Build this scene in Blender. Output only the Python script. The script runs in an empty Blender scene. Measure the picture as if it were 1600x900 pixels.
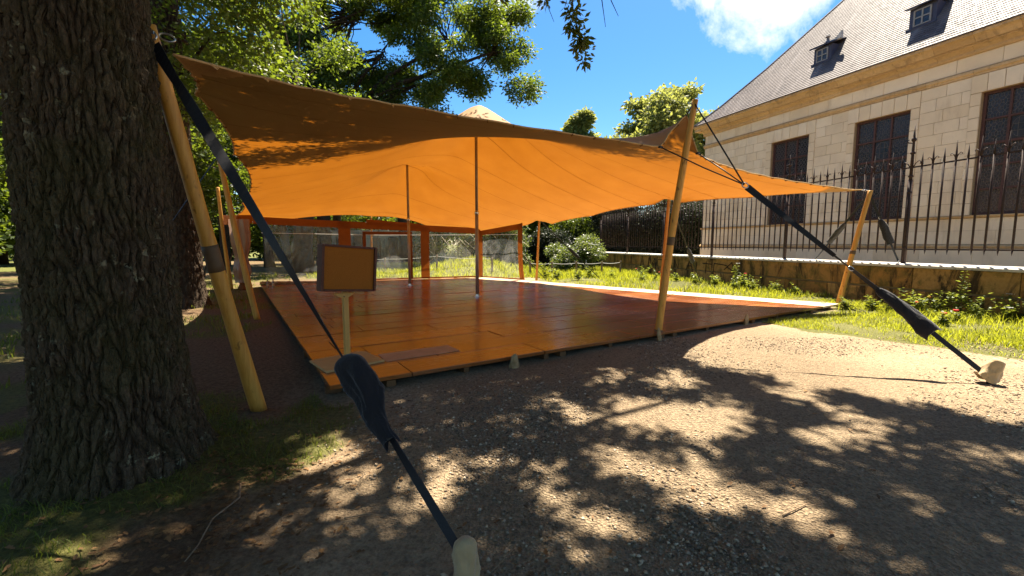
import bpy, bmesh, math, random
import numpy as np
from mathutils import Vector, Matrix

# ---------------------------------------------------------------- camera, sky, sun, exposure
scene = bpy.context.scene
COL = scene.collection
cam_data = bpy.data.cameras.new('camera')
cam = bpy.data.objects.new('camera', cam_data)
COL.objects.link(cam)
cam.location = (0, 0, 1.55)
cam.rotation_euler = (math.radians(90) - math.atan(0.1), 0, 0)
cam_data.sensor_width = 36.0
cam_data.lens = 15.3
cam_data.clip_start = 0.05
cam_data.clip_end = 2000
scene.camera = cam

SUN = Vector((0.20, 0.40, 1.0)).normalized()          # towards the sun: ahead of the camera, high
SUN_EL = math.asin(SUN.z)
SUN_AZ = math.atan2(SUN.x, SUN.y)
world = bpy.data.worlds.new('World')
scene.world = world
world.use_nodes = True
wn, wl = world.node_tree.nodes, world.node_tree.links
wn.clear()
w_out = wn.new('ShaderNodeOutputWorld')
w_bg = wn.new('ShaderNodeBackground')
w_sky = wn.new('ShaderNodeTexSky')
w_sky.sky_type = 'NISHITA'
w_sky.sun_disc = False
w_sky.sun_elevation = SUN_EL
w_sky.sun_rotation = SUN_AZ
w_sky.altitude = 50
w_sky.air_density = 1.0
w_sky.dust_density = 0.6
w_sky.ozone_density = 2.0
w_bg.inputs['Strength'].default_value = 0.050
w_hsv = wn.new('ShaderNodeHueSaturation')
w_hsv.inputs['Saturation'].default_value = 1.42
wl.new(w_sky.outputs[0], w_hsv.inputs['Color'])
# a few fair-weather clouds: soft blobs of sky direction broken up by noise
w_tc = wn.new('ShaderNodeTexCoord')
w_noise = wn.new('ShaderNodeTexNoise')
w_noise.inputs['Scale'].default_value = 7.0
w_noise.inputs['Detail'].default_value = 9.0
w_noise.inputs['Roughness'].default_value = 0.62
w_noise.inputs['Distortion'].default_value = 0.25
wl.new(w_tc.outputs['Generated'], w_noise.inputs['Vector'])
def wmath(op, a, b=None, clamp=False):
    n = wn.new('ShaderNodeMath'); n.operation = op; n.use_clamp = clamp
    for k, v in enumerate((a, b)):
        if v is None: continue
        if isinstance(v, (int, float)): n.inputs[k].default_value = v
        else: wl.new(v, n.inputs[k])
    return n.outputs[0]
w_sum = None
for d, rad, gain in (((0.515, 1.0, 0.555), 0.15, 1.25), ((0.43, 1.0, 0.52), 0.07, 0.9), ((0.02, 1.0, 0.58), 0.10, 0.8),
                     ((0.95, 1.0, 0.75), 0.16, 1.0), ((-1.0, 0.6, 0.6), 0.3, 1.0), ((-0.4, -1.0, 0.7), 0.35, 1.0),
                     ((1.0, -0.5, 0.5), 0.3, 1.0), ((0.1, 0.3, 1.0), 0.3, 0.8), ((-0.9, -0.6, 0.35), 0.25, 1.0)):
    dv = Vector(d).normalized()
    n = wn.new('ShaderNodeVectorMath'); n.operation = 'DISTANCE'
    n.inputs[1].default_value = dv
    wl.new(w_tc.outputs['Generated'], n.inputs[0])
    t = wmath('DIVIDE', n.outputs['Value'], rad)
    t = wmath('MULTIPLY', wmath('SUBTRACT', 1.0, t, True), gain)
    w_sum = t if w_sum is None else wmath('MAXIMUM', w_sum, t)
w_c = wmath('ADD', w_sum, wmath('MULTIPLY', wmath('SUBTRACT', w_noise.outputs['Fac'], 0.5), 2.6))
w_c = wmath('MULTIPLY', wmath('SUBTRACT', w_c, 0.30), 1.7, True)
w_c = wmath('MULTIPLY', w_c, wmath('MULTIPLY', w_sum, 5.0, True), True)
w_mix = wn.new('ShaderNodeMix'); w_mix.data_type = 'RGBA'
wl.new(w_c, w_mix.inputs['Factor'])
wl.new(w_hsv.outputs[0], w_mix.inputs['A'])
w_mix.inputs['B'].default_value = (7.3, 7.4, 7.6, 1)
wl.new(w_mix.outputs['Result'], w_bg.inputs['Color'])
wl.new(w_bg.outputs[0], w_out.inputs['Surface'])

sun_data = bpy.data.lights.new('sun', 'SUN')
sun_data.energy = 5.0
sun_data.angle = math.radians(0.53)
sun_data.color = (1.0, 0.90, 0.74)
sun = bpy.data.objects.new('sun', sun_data)
COL.objects.link(sun)
sun.location = SUN * 60
sun.rotation_euler = SUN.to_track_quat('Z', 'Y').to_euler()

scene.render.engine = 'CYCLES'
scene.cycles.use_denoising = True
scene.cycles.max_bounces = 10
scene.cycles.diffuse_bounces = 5
scene.cycles.transparent_max_bounces = 16
scene.cycles.caustics_reflective = False
scene.cycles.caustics_refractive = False
scene.view_settings.view_transform = 'Standard'
scene.view_settings.look = 'None'
scene.view_settings.gamma = 1.0
scene.view_settings.use_curve_mapping = False
scene.view_settings.exposure = 2.1

# ---------------------------------------------------------------- helpers
random.seed(7)
RNG = np.random.default_rng(11)
WLOC = {}
def V(*a): return np.array(a, float)

def _link(o, parent):
    COL.objects.link(o)
    if parent is not None:
        o.parent = parent
def thing(name, label, cat, loc=(0, 0, 0), group=None):
    o = bpy.data.objects.new(name, None)
    o.empty_display_size = 0.1
    o.location = loc
    COL.objects.link(o)
    tag(o, label, cat, group)
    WLOC[o] = np.array(loc, float)
    return o
def tag(o, label=None, cat=None, group=None, kind=None):
    if label: o['label'] = label
    if cat: o['category'] = cat
    if group: o['group'] = group
    if kind: o['kind'] = kind
    return o
def part(name, mesh, mat, parent=None, loc=None, matrix=None):
    """link an object that uses an existing mesh (shared); loc / matrix in world space"""
    o = bpy.data.objects.new(name, mesh)
    if mat is not None and not mesh.materials: mesh.materials.append(mat)
    _link(o, parent)
    if matrix is not None:
        m = matrix.copy()
        if parent is not None:
            w = WLOC[parent]; m = Matrix.Translation((-w[0], -w[1], -w[2])) @ m
        o.matrix_local = m
        WLOC[o] = np.array(matrix.translation)
        return o
    l = np.zeros(3) if loc is None else np.array(loc, float)
    WLOC[o] = l
    o.location = l - (WLOC[parent] if parent is not None else 0)
    return o
class MB:
    """collects shapes (world coordinates) for ONE mesh object"""
    def __init__(s): s.v = []; s.f = []; s.n = 0
    def add(s, v, f):
        v = np.asarray(v, float).reshape(-1, 3)
        s.v.append(v); s.f += [tuple(int(i) + s.n for i in q) for q in f]; s.n += len(v)
        return s
    def box(s, c, ax, ay, az, sx, sy, sz):
        """box centred at c, full sizes along the axes"""
        c, ax, ay, az = (np.array(q, float) for q in (c, ax, ay, az))
        v = [c + ax * sx * i / 2 + ay * sy * j / 2 + az * sz * k / 2 for i in (-1, 1) for j in (-1, 1) for k in (-1, 1)]
        return s.add(v, [(0, 1, 3, 2), (4, 6, 7, 5), (0, 4, 5, 1), (2, 3, 7, 6), (0, 2, 6, 4), (1, 5, 7, 3)])
    def cbox(s, x0, x1, y0, y1, z0, z1):
        return s.box(((x0 + x1) / 2, (y0 + y1) / 2, (z0 + z1) / 2), (1, 0, 0), (0, 1, 0), (0, 0, 1), x1 - x0, y1 - y0, z1 - z0)
    def tube(s, pts, rad, n=10, cap=True, flat=None):
        pts = np.asarray(pts, float)
        rad = np.broadcast_to(np.asarray(rad, float), (len(pts),))
        d = np.gradient(pts, axis=0); d /= np.linalg.norm(d, axis=1)[:, None] + 1e-12
        up = V(0, 0, 1) if abs(d[0][2]) < 0.9 else V(1, 0, 0)
        a = np.cross(d[0], up); a /= np.linalg.norm(a)
        v = []
        for k in range(len(pts)):
            a = a - d[k] * (a @ d[k]); a /= np.linalg.norm(a)
            b = np.cross(d[k], a)
            for q in range(n):
                t = 2 * math.pi * q / n
                v.append(pts[k] + rad[k] * (math.cos(t) * a + math.sin(t) * b))
        f = [(k * n + q, k * n + (q + 1) % n, (k + 1) * n + (q + 1) % n, (k + 1) * n + q) for k in range(len(pts) - 1) for q in range(n)]
        if cap:
            f.append(tuple(range(n - 1, -1, -1))); e = (len(pts) - 1) * n; f.append(tuple(range(e, e + n)))
        return s.add(v, f)
    def lathe(s, base, prof, n=14):
        base = np.array(base, float)
        v = [base + V(r * math.cos(2 * math.pi * q / n), r * math.sin(2 * math.pi * q / n), z) for r, z in prof for q in range(n)]
        f = [(k * n + q, k * n + (q + 1) % n, (k + 1) * n + (q + 1) % n, (k + 1) * n + q) for k in range(len(prof) - 1) for q in range(n)]
        f.append(tuple(range(n - 1, -1, -1))); e = (len(prof) - 1) * n; f.append(tuple(range(e, e + n)))
        return s.add(v, f)
    def prism(s, poly, axis):
        poly = np.asarray(poly, float); axis = np.asarray(axis, float); n = len(poly)
        f = [tuple(range(n - 1, -1, -1)), tuple(range(n, 2 * n))] + [(q, (q + 1) % n, n + (q + 1) % n, n + q) for q in range(n)]
        return s.add(np.concatenate([poly, poly + axis]), f)
    def grid(s, g):
        a, b = g.shape[:2]
        f = [(i * b + j, (i + 1) * b + j, (i + 1) * b + j + 1, i * b + j + 1) for i in range(a - 1) for j in range(b - 1)]
        return s.add(g.reshape(-1, 3), f)
    def mesh(s, name, off=None, smooth=False):
        v = np.concatenate(s.v) if s.v else np.zeros((0, 3))
        if off is not None: v = v - off
        m = bpy.data.meshes.new(name)
        m.from_pydata(v.tolist(), [], s.f)
        if smooth: m.polygons.foreach_set('use_smooth', [True] * len(m.polygons))
        m.update()
        return m
    def obj(s, name, mat, parent=None, smooth=False, base=None, bevel=0.0, fixn=True):
        """one object; its origin is `base` (world), default the middle of its foot"""
        v = np.concatenate(s.v)
        if base is None:
            lo, hi = v.min(0), v.max(0); base = V((lo[0] + hi[0]) / 2, (lo[1] + hi[1]) / 2, lo[2])
        base = np.array(base, float)
        m = s.mesh(name, base, smooth)
        if fixn:
            bm = bmesh.new(); bm.from_mesh(m); bmesh.ops.recalc_face_normals(bm, faces=bm.faces); bm.to_mesh(m); bm.free()
        m.materials.append(mat)
        o = part(name, m, None, parent, base)
        if bevel:
            b = o.modifiers.new('bevel', 'BEVEL'); b.width = bevel; b.segments = 2; b.limit_method = 'ANGLE'
        return o
def fast_mesh(name, verts, nper, mat, parent=None, base=(0, 0, 0), tri=True, smooth=False):
    """many separate faces with nper corners each, laid out one after another"""
    verts = np.asarray(verts, float).reshape(-1, 3) - np.array(base, float)
    n = len(verts); nf = n // nper
    m = bpy.data.meshes.new(name)
    m.vertices.add(n); m.vertices.foreach_set('co', verts.ravel())
    m.loops.add(n); m.loops.foreach_set('vertex_index', np.arange(n))
    m.polygons.add(nf); m.polygons.foreach_set('loop_start', np.arange(nf) * nper)
    m.polygons.foreach_set('loop_total', np.full(nf, nper))
    m.update(calc_edges=True)
    m.materials.append(mat)
    return part(name, m, None, parent, base)
def idx_mesh(name, verts, faces, mat, parent=None, base=(0, 0, 0), smooth=False):
    """faces: int array (nf, k)"""
    verts = np.asarray(verts, float).reshape(-1, 3) - np.array(base, float)
    faces = np.asarray(faces, np.int32); nf, k = faces.shape
    m = bpy.data.meshes.new(name)
    m.vertices.add(len(verts)); m.vertices.foreach_set('co', verts.ravel())
    m.loops.add(nf * k); m.loops.foreach_set('vertex_index', faces.ravel())
    m.polygons.add(nf); m.polygons.foreach_set('loop_start', np.arange(nf) * k)
    m.polygons.foreach_set('loop_total', np.full(nf, k))
    if smooth: m.polygons.foreach_set('use_smooth', np.ones(nf, bool))
    m.update(calc_edges=True)
    m.materials.append(mat)
    return part(name, m, None, parent, base)
def _hash(i, j, k, s):
    s = int(s)
    h = (i * 374761393 + j * 668265263 + k * 2147483647 + s * 1274126177) & 0xffffffff
    h = ((h ^ (h >> 13)) * 1274126177) & 0xffffffff
    return ((h ^ (h >> 16)) & 0xffff) / 65535.0
def vnoise(p, s=0):
    """value noise, p (n,3) -> 0..1"""
    p = np.asarray(p, float); i = np.floor(p).astype(np.int64); f = p - i; f = f * f * (3 - 2 * f)
    r = 0
    for a in (0, 1):
        for b in (0, 1):
            for c in (0, 1):
                w = (f[:, 0] if a else 1 - f[:, 0]) * (f[:, 1] if b else 1 - f[:, 1]) * (f[:, 2] if c else 1 - f[:, 2])
                r = r + w * _hash(i[:, 0] + a, i[:, 1] + b, i[:, 2] + c, s)
    return r
def fbm(p, o=4, s=0):
    r = 0; w = 0.5; p = np.asarray(p, float)
    for k in range(o):
        r = r + w * vnoise(p, s + k); p = p * 2.03 + 7.1; w *= 0.5
    return r
def unit(v): v = np.asarray(v, float); return v / np.linalg.norm(v)
def in_poly(x, y, poly):
    poly = np.asarray(poly, float); r = np.zeros(len(x), bool); n = len(poly)
    for k in range(n):
        x0, y0 = poly[k]; x1, y1 = poly[(k + 1) % n]
        c = ((y0 > y) != (y1 > y)) & (x < (x1 - x0) * (y - y0) / (y1 - y0 + 1e-12) + x0)
        r ^= c
    return r

# ---------------------------------------------------------------- materials
class Mat:
    def __init__(s, name, rough=0.7, spec=0.3):
        s.m = bpy.data.materials.new(name); s.m.use_nodes = True
        s.n, s.l = s.m.node_tree.nodes, s.m.node_tree.links
        s.b = s.n['Principled BSDF']; s.out = s.n['Material Output']
        s.b.inputs['Roughness'].default_value = rough
        s.b.inputs['Specular IOR Level'].default_value = spec
        s.tc = None
    def node(s, t, **kw):
        n = s.n.new(t)
        for k, v in kw.items():
            if k in n.inputs: n.inputs[k].default_value = v
            else: setattr(n, k, v)
        return n
    def coord(s, which='Object', scale=(1, 1, 1), rot=(0, 0, 0), loc=(0, 0, 0)):
        tc = s.node('ShaderNodeTexCoord')
        mp = s.node('ShaderNodeMapping')
        mp.inputs['Scale'].default_value = scale; mp.inputs['Rotation'].default_value = rot; mp.inputs['Location'].default_value = loc
        s.l.new(tc.outputs[which], mp.inputs['Vector']); return mp.outputs[0]
    def world(s, scale=(1, 1, 1), rot=(0, 0, 0), loc=(0, 0, 0)):
        g = s.node('ShaderNodeNewGeometry')
        mp = s.node('ShaderNodeMapping')
        mp.inputs['Scale'].default_value = scale; mp.inputs['Rotation'].default_value = rot; mp.inputs['Location'].default_value = loc
        s.l.new(g.outputs['Position'], mp.inputs['Vector']); return mp.outputs[0]
    def noise(s, vec, scale=5, detail=5, rough=0.6, dist=0.0):
        n = s.node('ShaderNodeTexNoise', Scale=scale, Detail=detail, Roughness=rough, Distortion=dist)
        s.l.new(vec, n.inputs['Vector']); return n.outputs['Fac']
    def voro(s, vec, scale=5, feature='F1', out='Distance'):
        n = s.node('ShaderNodeTexVoronoi', Scale=scale); n.feature = feature
        s.l.new(vec, n.inputs['Vector']); return n.outputs[out]
    def ramp(s, fac, *stops):
        r = s.node('ShaderNodeValToRGB'); e = r.color_ramp.elements
        while len(e) < len(stops): e.new(0.5)
        for k, (p, c) in enumerate(stops):
            e[k].position = p
            e[k].color = (c, c, c, 1) if isinstance(c, (int, float)) else (*c, 1)
        s.l.new(fac, r.inputs['Fac']); return r.outputs['Color']
    def mix(s, fac, a, b, mode='MIX'):
        m = s.node('ShaderNodeMix'); m.data_type = 'RGBA'; m.blend_type = mode
        for k, v in (('Factor', fac), ('A', a), ('B', b)):
            if isinstance(v, (int, float)): m.inputs[k].default_value = v if k == 'Factor' else (v, v, v, 1)
            elif isinstance(v, tuple): m.inputs[k].default_value = (*v, 1)
            else: s.l.new(v, m.inputs[k])
        return m.outputs['Result']
    def math(s, op, a, b=0.0, clamp=False):
        m = s.node('ShaderNodeMath'); m.operation = op; m.use_clamp = clamp
        for k, v in enumerate((a, b)):
            if isinstance(v, (int, float)): m.inputs[k].default_value = v
            else: s.l.new(v, m.inputs[k])
        return m.outputs[0]
    def rnd(s):
        o = s.node('ShaderNodeObjectInfo'); return o.outputs['Random']
    def island(s):
        g = s.node('ShaderNodeNewGeometry'); return g.outputs['Random Per Island']
    def color(s, c):
        if isinstance(c, tuple): s.b.inputs['Base Color'].default_value = (*c, 1)
        else: s.l.new(c, s.b.inputs['Base Color'])
        return s
    def bump(s, h, strength=0.5, dist=0.01):
        b = s.node('ShaderNodeBump', Strength=strength, Distance=dist)
        s.l.new(h, b.inputs['Height']); s.l.new(b.outputs[0], s.b.inputs['Normal']); return s
    def roughness(s, c):
        s.l.new(c, s.b.inputs['Roughness']); return s
    def translucent(s, col, fac):
        """mix the principled shader with light coming through"""
        t = s.node('ShaderNodeBsdfTranslucent'); mx = s.node('ShaderNodeMixShader')
        if isinstance(col, tuple): t.inputs['Color'].default_value = (*col, 1)
        else: s.l.new(col, t.inputs['Color'])
        mx.inputs[0].default_value = fac
        s.l.new(s.b.outputs[0], mx.inputs[1]); s.l.new(t.outputs[0], mx.inputs[2]); s.l.new(mx.outputs[0], s.out.inputs['Surface'])
        return s
def plain(name, col, rough=0.7, spec=0.3, var=0.15, scale=8.0, metal=0.0, bump=0.0):
    m = Mat(name, rough, spec)
    n = m.noise(m.coord(scale=(1, 1, 1)), scale, 5)
    lo = tuple(c * (1 - var) for c in col); hi = tuple(min(1, c * (1 + var)) for c in col)
    m.color(m.ramp(n, (0.3, lo), (0.7, hi)))
    m.b.inputs['Metallic'].default_value = metal
    if bump: m.bump(n, bump, 0.01)
    return m.m
# wood of the round tent poles
def pole_wood(name, c0, c1):
    m = Mat(name, 0.5, 0.4)
    v = m.coord(scale=(14, 14, 0.9))
    n = m.noise(v, 2.2, 8, 0.65, 0.6)
    kn = m.noise(m.coord(scale=(6, 6, 3.0)), 2.0, 3)
    c = m.mix(m.ramp(kn, (0.62, 0.0), (0.72, 1.0)), m.ramp(n, (0.3, c0), (0.72, c1)), tuple(q * 0.45 for q in c0))
    m.color(c).bump(n, 0.25, 0.006)
    return m.m
M_pole = pole_wood('pole_wood', (0.44, 0.19, 0.028), (0.66, 0.35, 0.065))
M_pole_dark = plain('pole_band', (0.12, 0.075, 0.04), 0.6)
M_steel = plain('steel', (0.55, 0.55, 0.56), 0.28, 0.5, 0.08, 20, 1.0)
M_bronze_pole = plain('bronze_pole', (0.30, 0.25, 0.20), 0.4, 0.5, 0.2, 6, 0.3)
M_strap = None
def _strap():
    m = Mat('webbing', 0.5, 0.28)
    v = m.coord(scale=(1, 1, 1))
    n = m.noise(v, 260, 2)
    m.color(m.ramp(n, (0.35, (0.008, 0.008, 0.011)), (0.7, (0.018, 0.019, 0.025)))).bump(n, 0.3, 0.002)
    return m.m
M_strap = _strap()
def _cover(name, c):
    m = Mat(name, 0.75, 0.25)
    n = m.noise(m.coord(scale=(1, 1, 0.45)), 16, 5, 0.6, 1.2); w = m.noise(m.coord(), 420, 2)
    m.color(m.mix(m.ramp(n, (0.3, 0.0), (0.8, 1.0)), tuple(q * 0.75 for q in c), c)).bump(m.math('ADD', m.math('MULTIPLY', n, 2.0), m.math('MULTIPLY', w, 0.25)), 0.5, 0.012)
    m.b.inputs['Sheen Weight'].default_value = 0.25
    return m.m
M_cover_black = _cover('black_cover', (0.009, 0.008, 0.012))
M_cover_tan = _cover('tan_cover', (0.50, 0.36, 0.19))
# stretch fabric of the tent: sand-coloured on top, lets warm light through
def _canopy():
    m = Mat('stretch_fabric', 0.72, 0.2)
    n = m.noise(m.world(), 1.3, 4); w = m.noise(m.world(), 320, 2)
    m.color(m.ramp(n, (0.3, (0.56, 0.36, 0.19)), (0.7, (0.62, 0.41, 0.225))))
    m.bump(m.math('ADD', m.noise(m.world(), 9, 3), m.math('MULTIPLY', w, 0.1)), 0.12, 0.02)
    m.translucent(m.ramp(n, (0.3, (0.172, 0.054, 0.0035)), (0.7, (0.200, 0.066, 0.0045))), 0.52)
    return m.m
M_canopy = _canopy()
M_seam = plain('seam_tape', (0.22, 0.09, 0.025), 0.8)
M_hem = plain('hem', (0.50, 0.32, 0.15), 0.8, 0.2, 0.12, 30)
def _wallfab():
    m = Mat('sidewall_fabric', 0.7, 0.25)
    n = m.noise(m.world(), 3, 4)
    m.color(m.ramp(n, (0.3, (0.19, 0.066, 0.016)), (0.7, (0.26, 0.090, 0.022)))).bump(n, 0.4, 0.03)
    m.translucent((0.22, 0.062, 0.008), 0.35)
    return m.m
M_wallfab = _wallfab()
def _clear():
    m = Mat('clear_vinyl', 0.06, 0.5)
    g = m.node('ShaderNodeBsdfGlossy', Roughness=0.09); g.inputs['Color'].default_value = (0.95, 0.95, 0.95, 1)
    t = m.node('ShaderNodeBsdfTransparent'); t.inputs['Color'].default_value = (0.96, 0.96, 0.94, 1)
    d = m.node('ShaderNodeBsdfTranslucent'); d.inputs['Color'].default_value = (0.8, 0.8, 0.78, 1)
    v = m.world(scale=(1, 1, 0.5)); n = m.noise(v, 2.0, 3, 0.5, 1.2)
    b = m.node('ShaderNodeBump', Strength=0.5, Distance=0.06); m.l.new(n, b.inputs['Height'])
    m.l.new(b.outputs[0], g.inputs['Normal'])
    f = m.node('ShaderNodeFresnel', IOR=1.45); m.l.new(b.outputs[0], f.inputs['Normal'])
    m1 = m.node('ShaderNodeMixShader'); m.l.new(f.outputs[0], m1.inputs[0]); m.l.new(t.outputs[0], m1.inputs[1]); m.l.new(g.outputs[0], m1.inputs[2])
    m2 = m.node('ShaderNodeMixShader')
    m.l.new(m.ramp(m.noise(m.world(scale=(1, 1, 0.6)), 1.4, 6, 0.7, 1.5), (0.42, 0.025), (0.75, 0.15)), m2.inputs[0])
    m.l.new(m1.outputs[0], m2.inputs[1]); m.l.new(d.outputs[0], m2.inputs[2])
    m.l.new(m2.outputs[0], m.out.inputs['Surface'])
    return m.m
M_clear = _clear()
# ---------------------------------------------------------------- ground
FP0, FU, FV = V(-1.85, 4.30, 0), V(0.846, 0.533, 0), V(-0.533, 0.846, 0)      # tent floor: corner, along the front, inwards
FN = V(math.cos(math.radians(13.2)), math.sin(math.radians(13.2)), 0)          # low wall and railing: away from the camera
FD = V(-math.sin(math.radians(13.2)), math.cos(math.radians(13.2)), 0)         # along the wall, into the distance
FDIST = 12.31
def fence_pt(s, out=0.0, z=0.0): return FN * (FDIST - out) + FD * s + V(0, 0, z)
VERGE = [(4.9, 8.5), (5.3, 7.9), (5.9, 7.45), (6.41, 6.58), (6.92, 5.76), (8.0, 4.6), (10.0, 3.4), (13, 2.5), (11.8, 4.0), (10.6, 8.9), (8.3, 18.2), (6.0, 28.5), (2.2, 28.5), (1.0, 20.0), (1.6, 17.6), (4.9, 14.5), (8.0, 11.6), (8.1, 10.6), (7.2, 10.0), (6.0, 9.2)]
LEFTG = [(-4.6, 4.6), (-3.0, 4.9), (-2.2, 4.75), (-1.5, 4.1), (-1.25, 3.6), (-1.35, 3.15), (-1.5, 2.75), (-1.45, 2.3), (-1.25, 1.6), (-3.0, 1.2), (-4.5, 2.0)]
def zone(x, y):
    """0..1 how grassy the ground is"""
    p = np.stack([x, y, 0 * x], 1)
    n = fbm(p * 1.7, 4, 3)
    e = (fbm(p * 1.1 + 31, 3, 9) - 0.47) * 1.2
    g = np.zeros(len(x))
    xx, yy = x + e * 0.8, y + e * 0.8
    g = np.where(in_poly(xx, yy, VERGE), 1.0, g)
    g = np.where(in_poly(xx, yy, LEFTG), np.clip((n - 0.40) * 5, 0, 0.85), g)
    far = (y > 20.3 + 0.05 * x + e) & (x < 7)
    park = far & (x < -9.5 - 0.25 * (y - 20))
    g = np.where(far, 1.0, g); g = np.where(park, np.clip((n - 0.45) * 5, 0, 0.6), g)
    leftfar = (x < -4.7) & (y > 3) & (y <= 21) & (x < -3.2 - 0.5 * (y - 6))
    g = np.where(leftfar, np.clip((n - 0.42) * 5, 0, 0.75), g)
    beyond = x * FN[0] + y * FN[1] > FDIST + 0.3
    g = np.where(beyond, 0.0, g)  # bare pale ground behind the wall, added to bounce light onto the chapel
    g = np.where((y > 42) | (x < -28), 1.0, g)
    return g
def ground_z(x, y):
    p = np.stack([x, y, 0 * x], 1)
    near = np.clip(1.3 - np.hypot(x - 1, y - 4) / 14, 0, 1)
    z = ((fbm(p * 0.6, 3, 1) - 0.45) * 0.05 + (fbm(p * 3.1, 4, 2) - 0.47) * 0.030) * near
    z += 0.10 * np.clip(1 - np.hypot(x + 2.72, y - 2.94) / 1.5, 0, 1) ** 1.5
    bank = np.clip((y - 21.5) / 3.0, 0, 1) * np.clip(1 - abs(x + 2.2) / 3.4, 0, 1)
    return z + 0.75 * bank ** 0.8
def _ground():
    xs = np.concatenate([[-600, -250, -120, -70], np.arange(-45, -6, 1.0), np.arange(-6, 9, 0.055), np.arange(9, 45, 1.0), [70, 120, 250, 600]])
    ys = np.concatenate([[-600, -200, -80, -30, -12, -6, -3, -1], np.arange(0.3, 8.5, 0.055), np.arange(8.5, 14, 0.25), np.arange(14, 60, 1.0), [80, 120, 250, 700]])
    X, Y = np.meshgrid(xs, ys, indexing='ij'); x, y = X.ravel(), Y.ravel()
    z = ground_z(x, y)
    a, b = X.shape; I = np.arange(a * b).reshape(a, b)
    f = np.stack([I[:-1, :-1], I[1:, :-1], I[1:, 1:], I[:-1, 1:]], -1).reshape(-1, 4)
    m = Mat('ground_soil', 0.95, 0.15)
    at = m.node('ShaderNodeAttribute', attribute_name='grassy').outputs['Fac']
    ag = m.node('ShaderNodeAttribute', attribute_name='stony').outputs['Fac']
    w = m.world()
    n1 = m.noise(w, 0.7, 6, 0.65); n2 = m.noise(w, 26, 6, 0.75); n3 = m.voro(w, 60); n4 = m.noise(w, 120, 3, 0.7)
    dirt = m.mix(m.ramp(n1, (0.32, 0.0), (0.68, 1.0)), (0.37, 0.26, 0.155), (0.50, 0.385, 0.245))
    dirt = m.mix(m.ramp(n2, (0.36, 0.75), (0.6, 0.0)), dirt, (0.12, 0.08, 0.05))
    st = m.mix(m.voro(w, 60, 'F1', 'Color'), (0.10, 0.075, 0.052), (0.44, 0.335, 0.215))
    dirt = m.mix(m.math('MULTIPLY', ag, m.ramp(n4, (0.4, 0.25), (0.6, 0.85))), dirt, st)
    gr = m.mix(m.ramp(n2, (0.35, 0.0), (0.65, 1.0)), (0.060, 0.070, 0.016), (0.135, 0.15, 0.03))
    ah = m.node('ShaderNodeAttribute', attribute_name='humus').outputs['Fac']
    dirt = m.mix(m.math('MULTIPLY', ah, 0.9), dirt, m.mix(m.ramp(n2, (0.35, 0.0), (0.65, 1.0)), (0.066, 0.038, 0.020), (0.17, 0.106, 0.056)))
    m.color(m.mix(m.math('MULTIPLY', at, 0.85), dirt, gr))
    h = m.math('ADD', m.math('MULTIPLY', n2, 0.9), m.math('MULTIPLY', n3, m.math('ADD', m.math('MULTIPLY', ag, 0.9), 0.25)))
    m.bump(m.math('ADD', h, m.math('MULTIPLY', n4, 0.35)), 1.0, 0.03)
    o = idx_mesh('ground', np.stack([x, y, z], 1), f, m.m, smooth=True)
    tag(o, 'sunlit beige gravel and dirt ground in front of the tent', None, None, 'structure')
    me = o.data
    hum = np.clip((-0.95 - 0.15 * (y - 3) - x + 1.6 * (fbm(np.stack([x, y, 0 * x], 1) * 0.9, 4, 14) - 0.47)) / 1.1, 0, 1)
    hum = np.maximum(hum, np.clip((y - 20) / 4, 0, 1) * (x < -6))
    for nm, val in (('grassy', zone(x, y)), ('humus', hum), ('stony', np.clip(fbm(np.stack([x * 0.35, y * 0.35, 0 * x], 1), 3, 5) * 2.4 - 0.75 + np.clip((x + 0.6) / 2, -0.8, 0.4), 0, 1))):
        a_ = me.attributes.new(nm, 'FLOAT', 'POINT'); a_.data.foreach_set('value', val.astype(np.float32))
    return o
ground = _ground()

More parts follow.
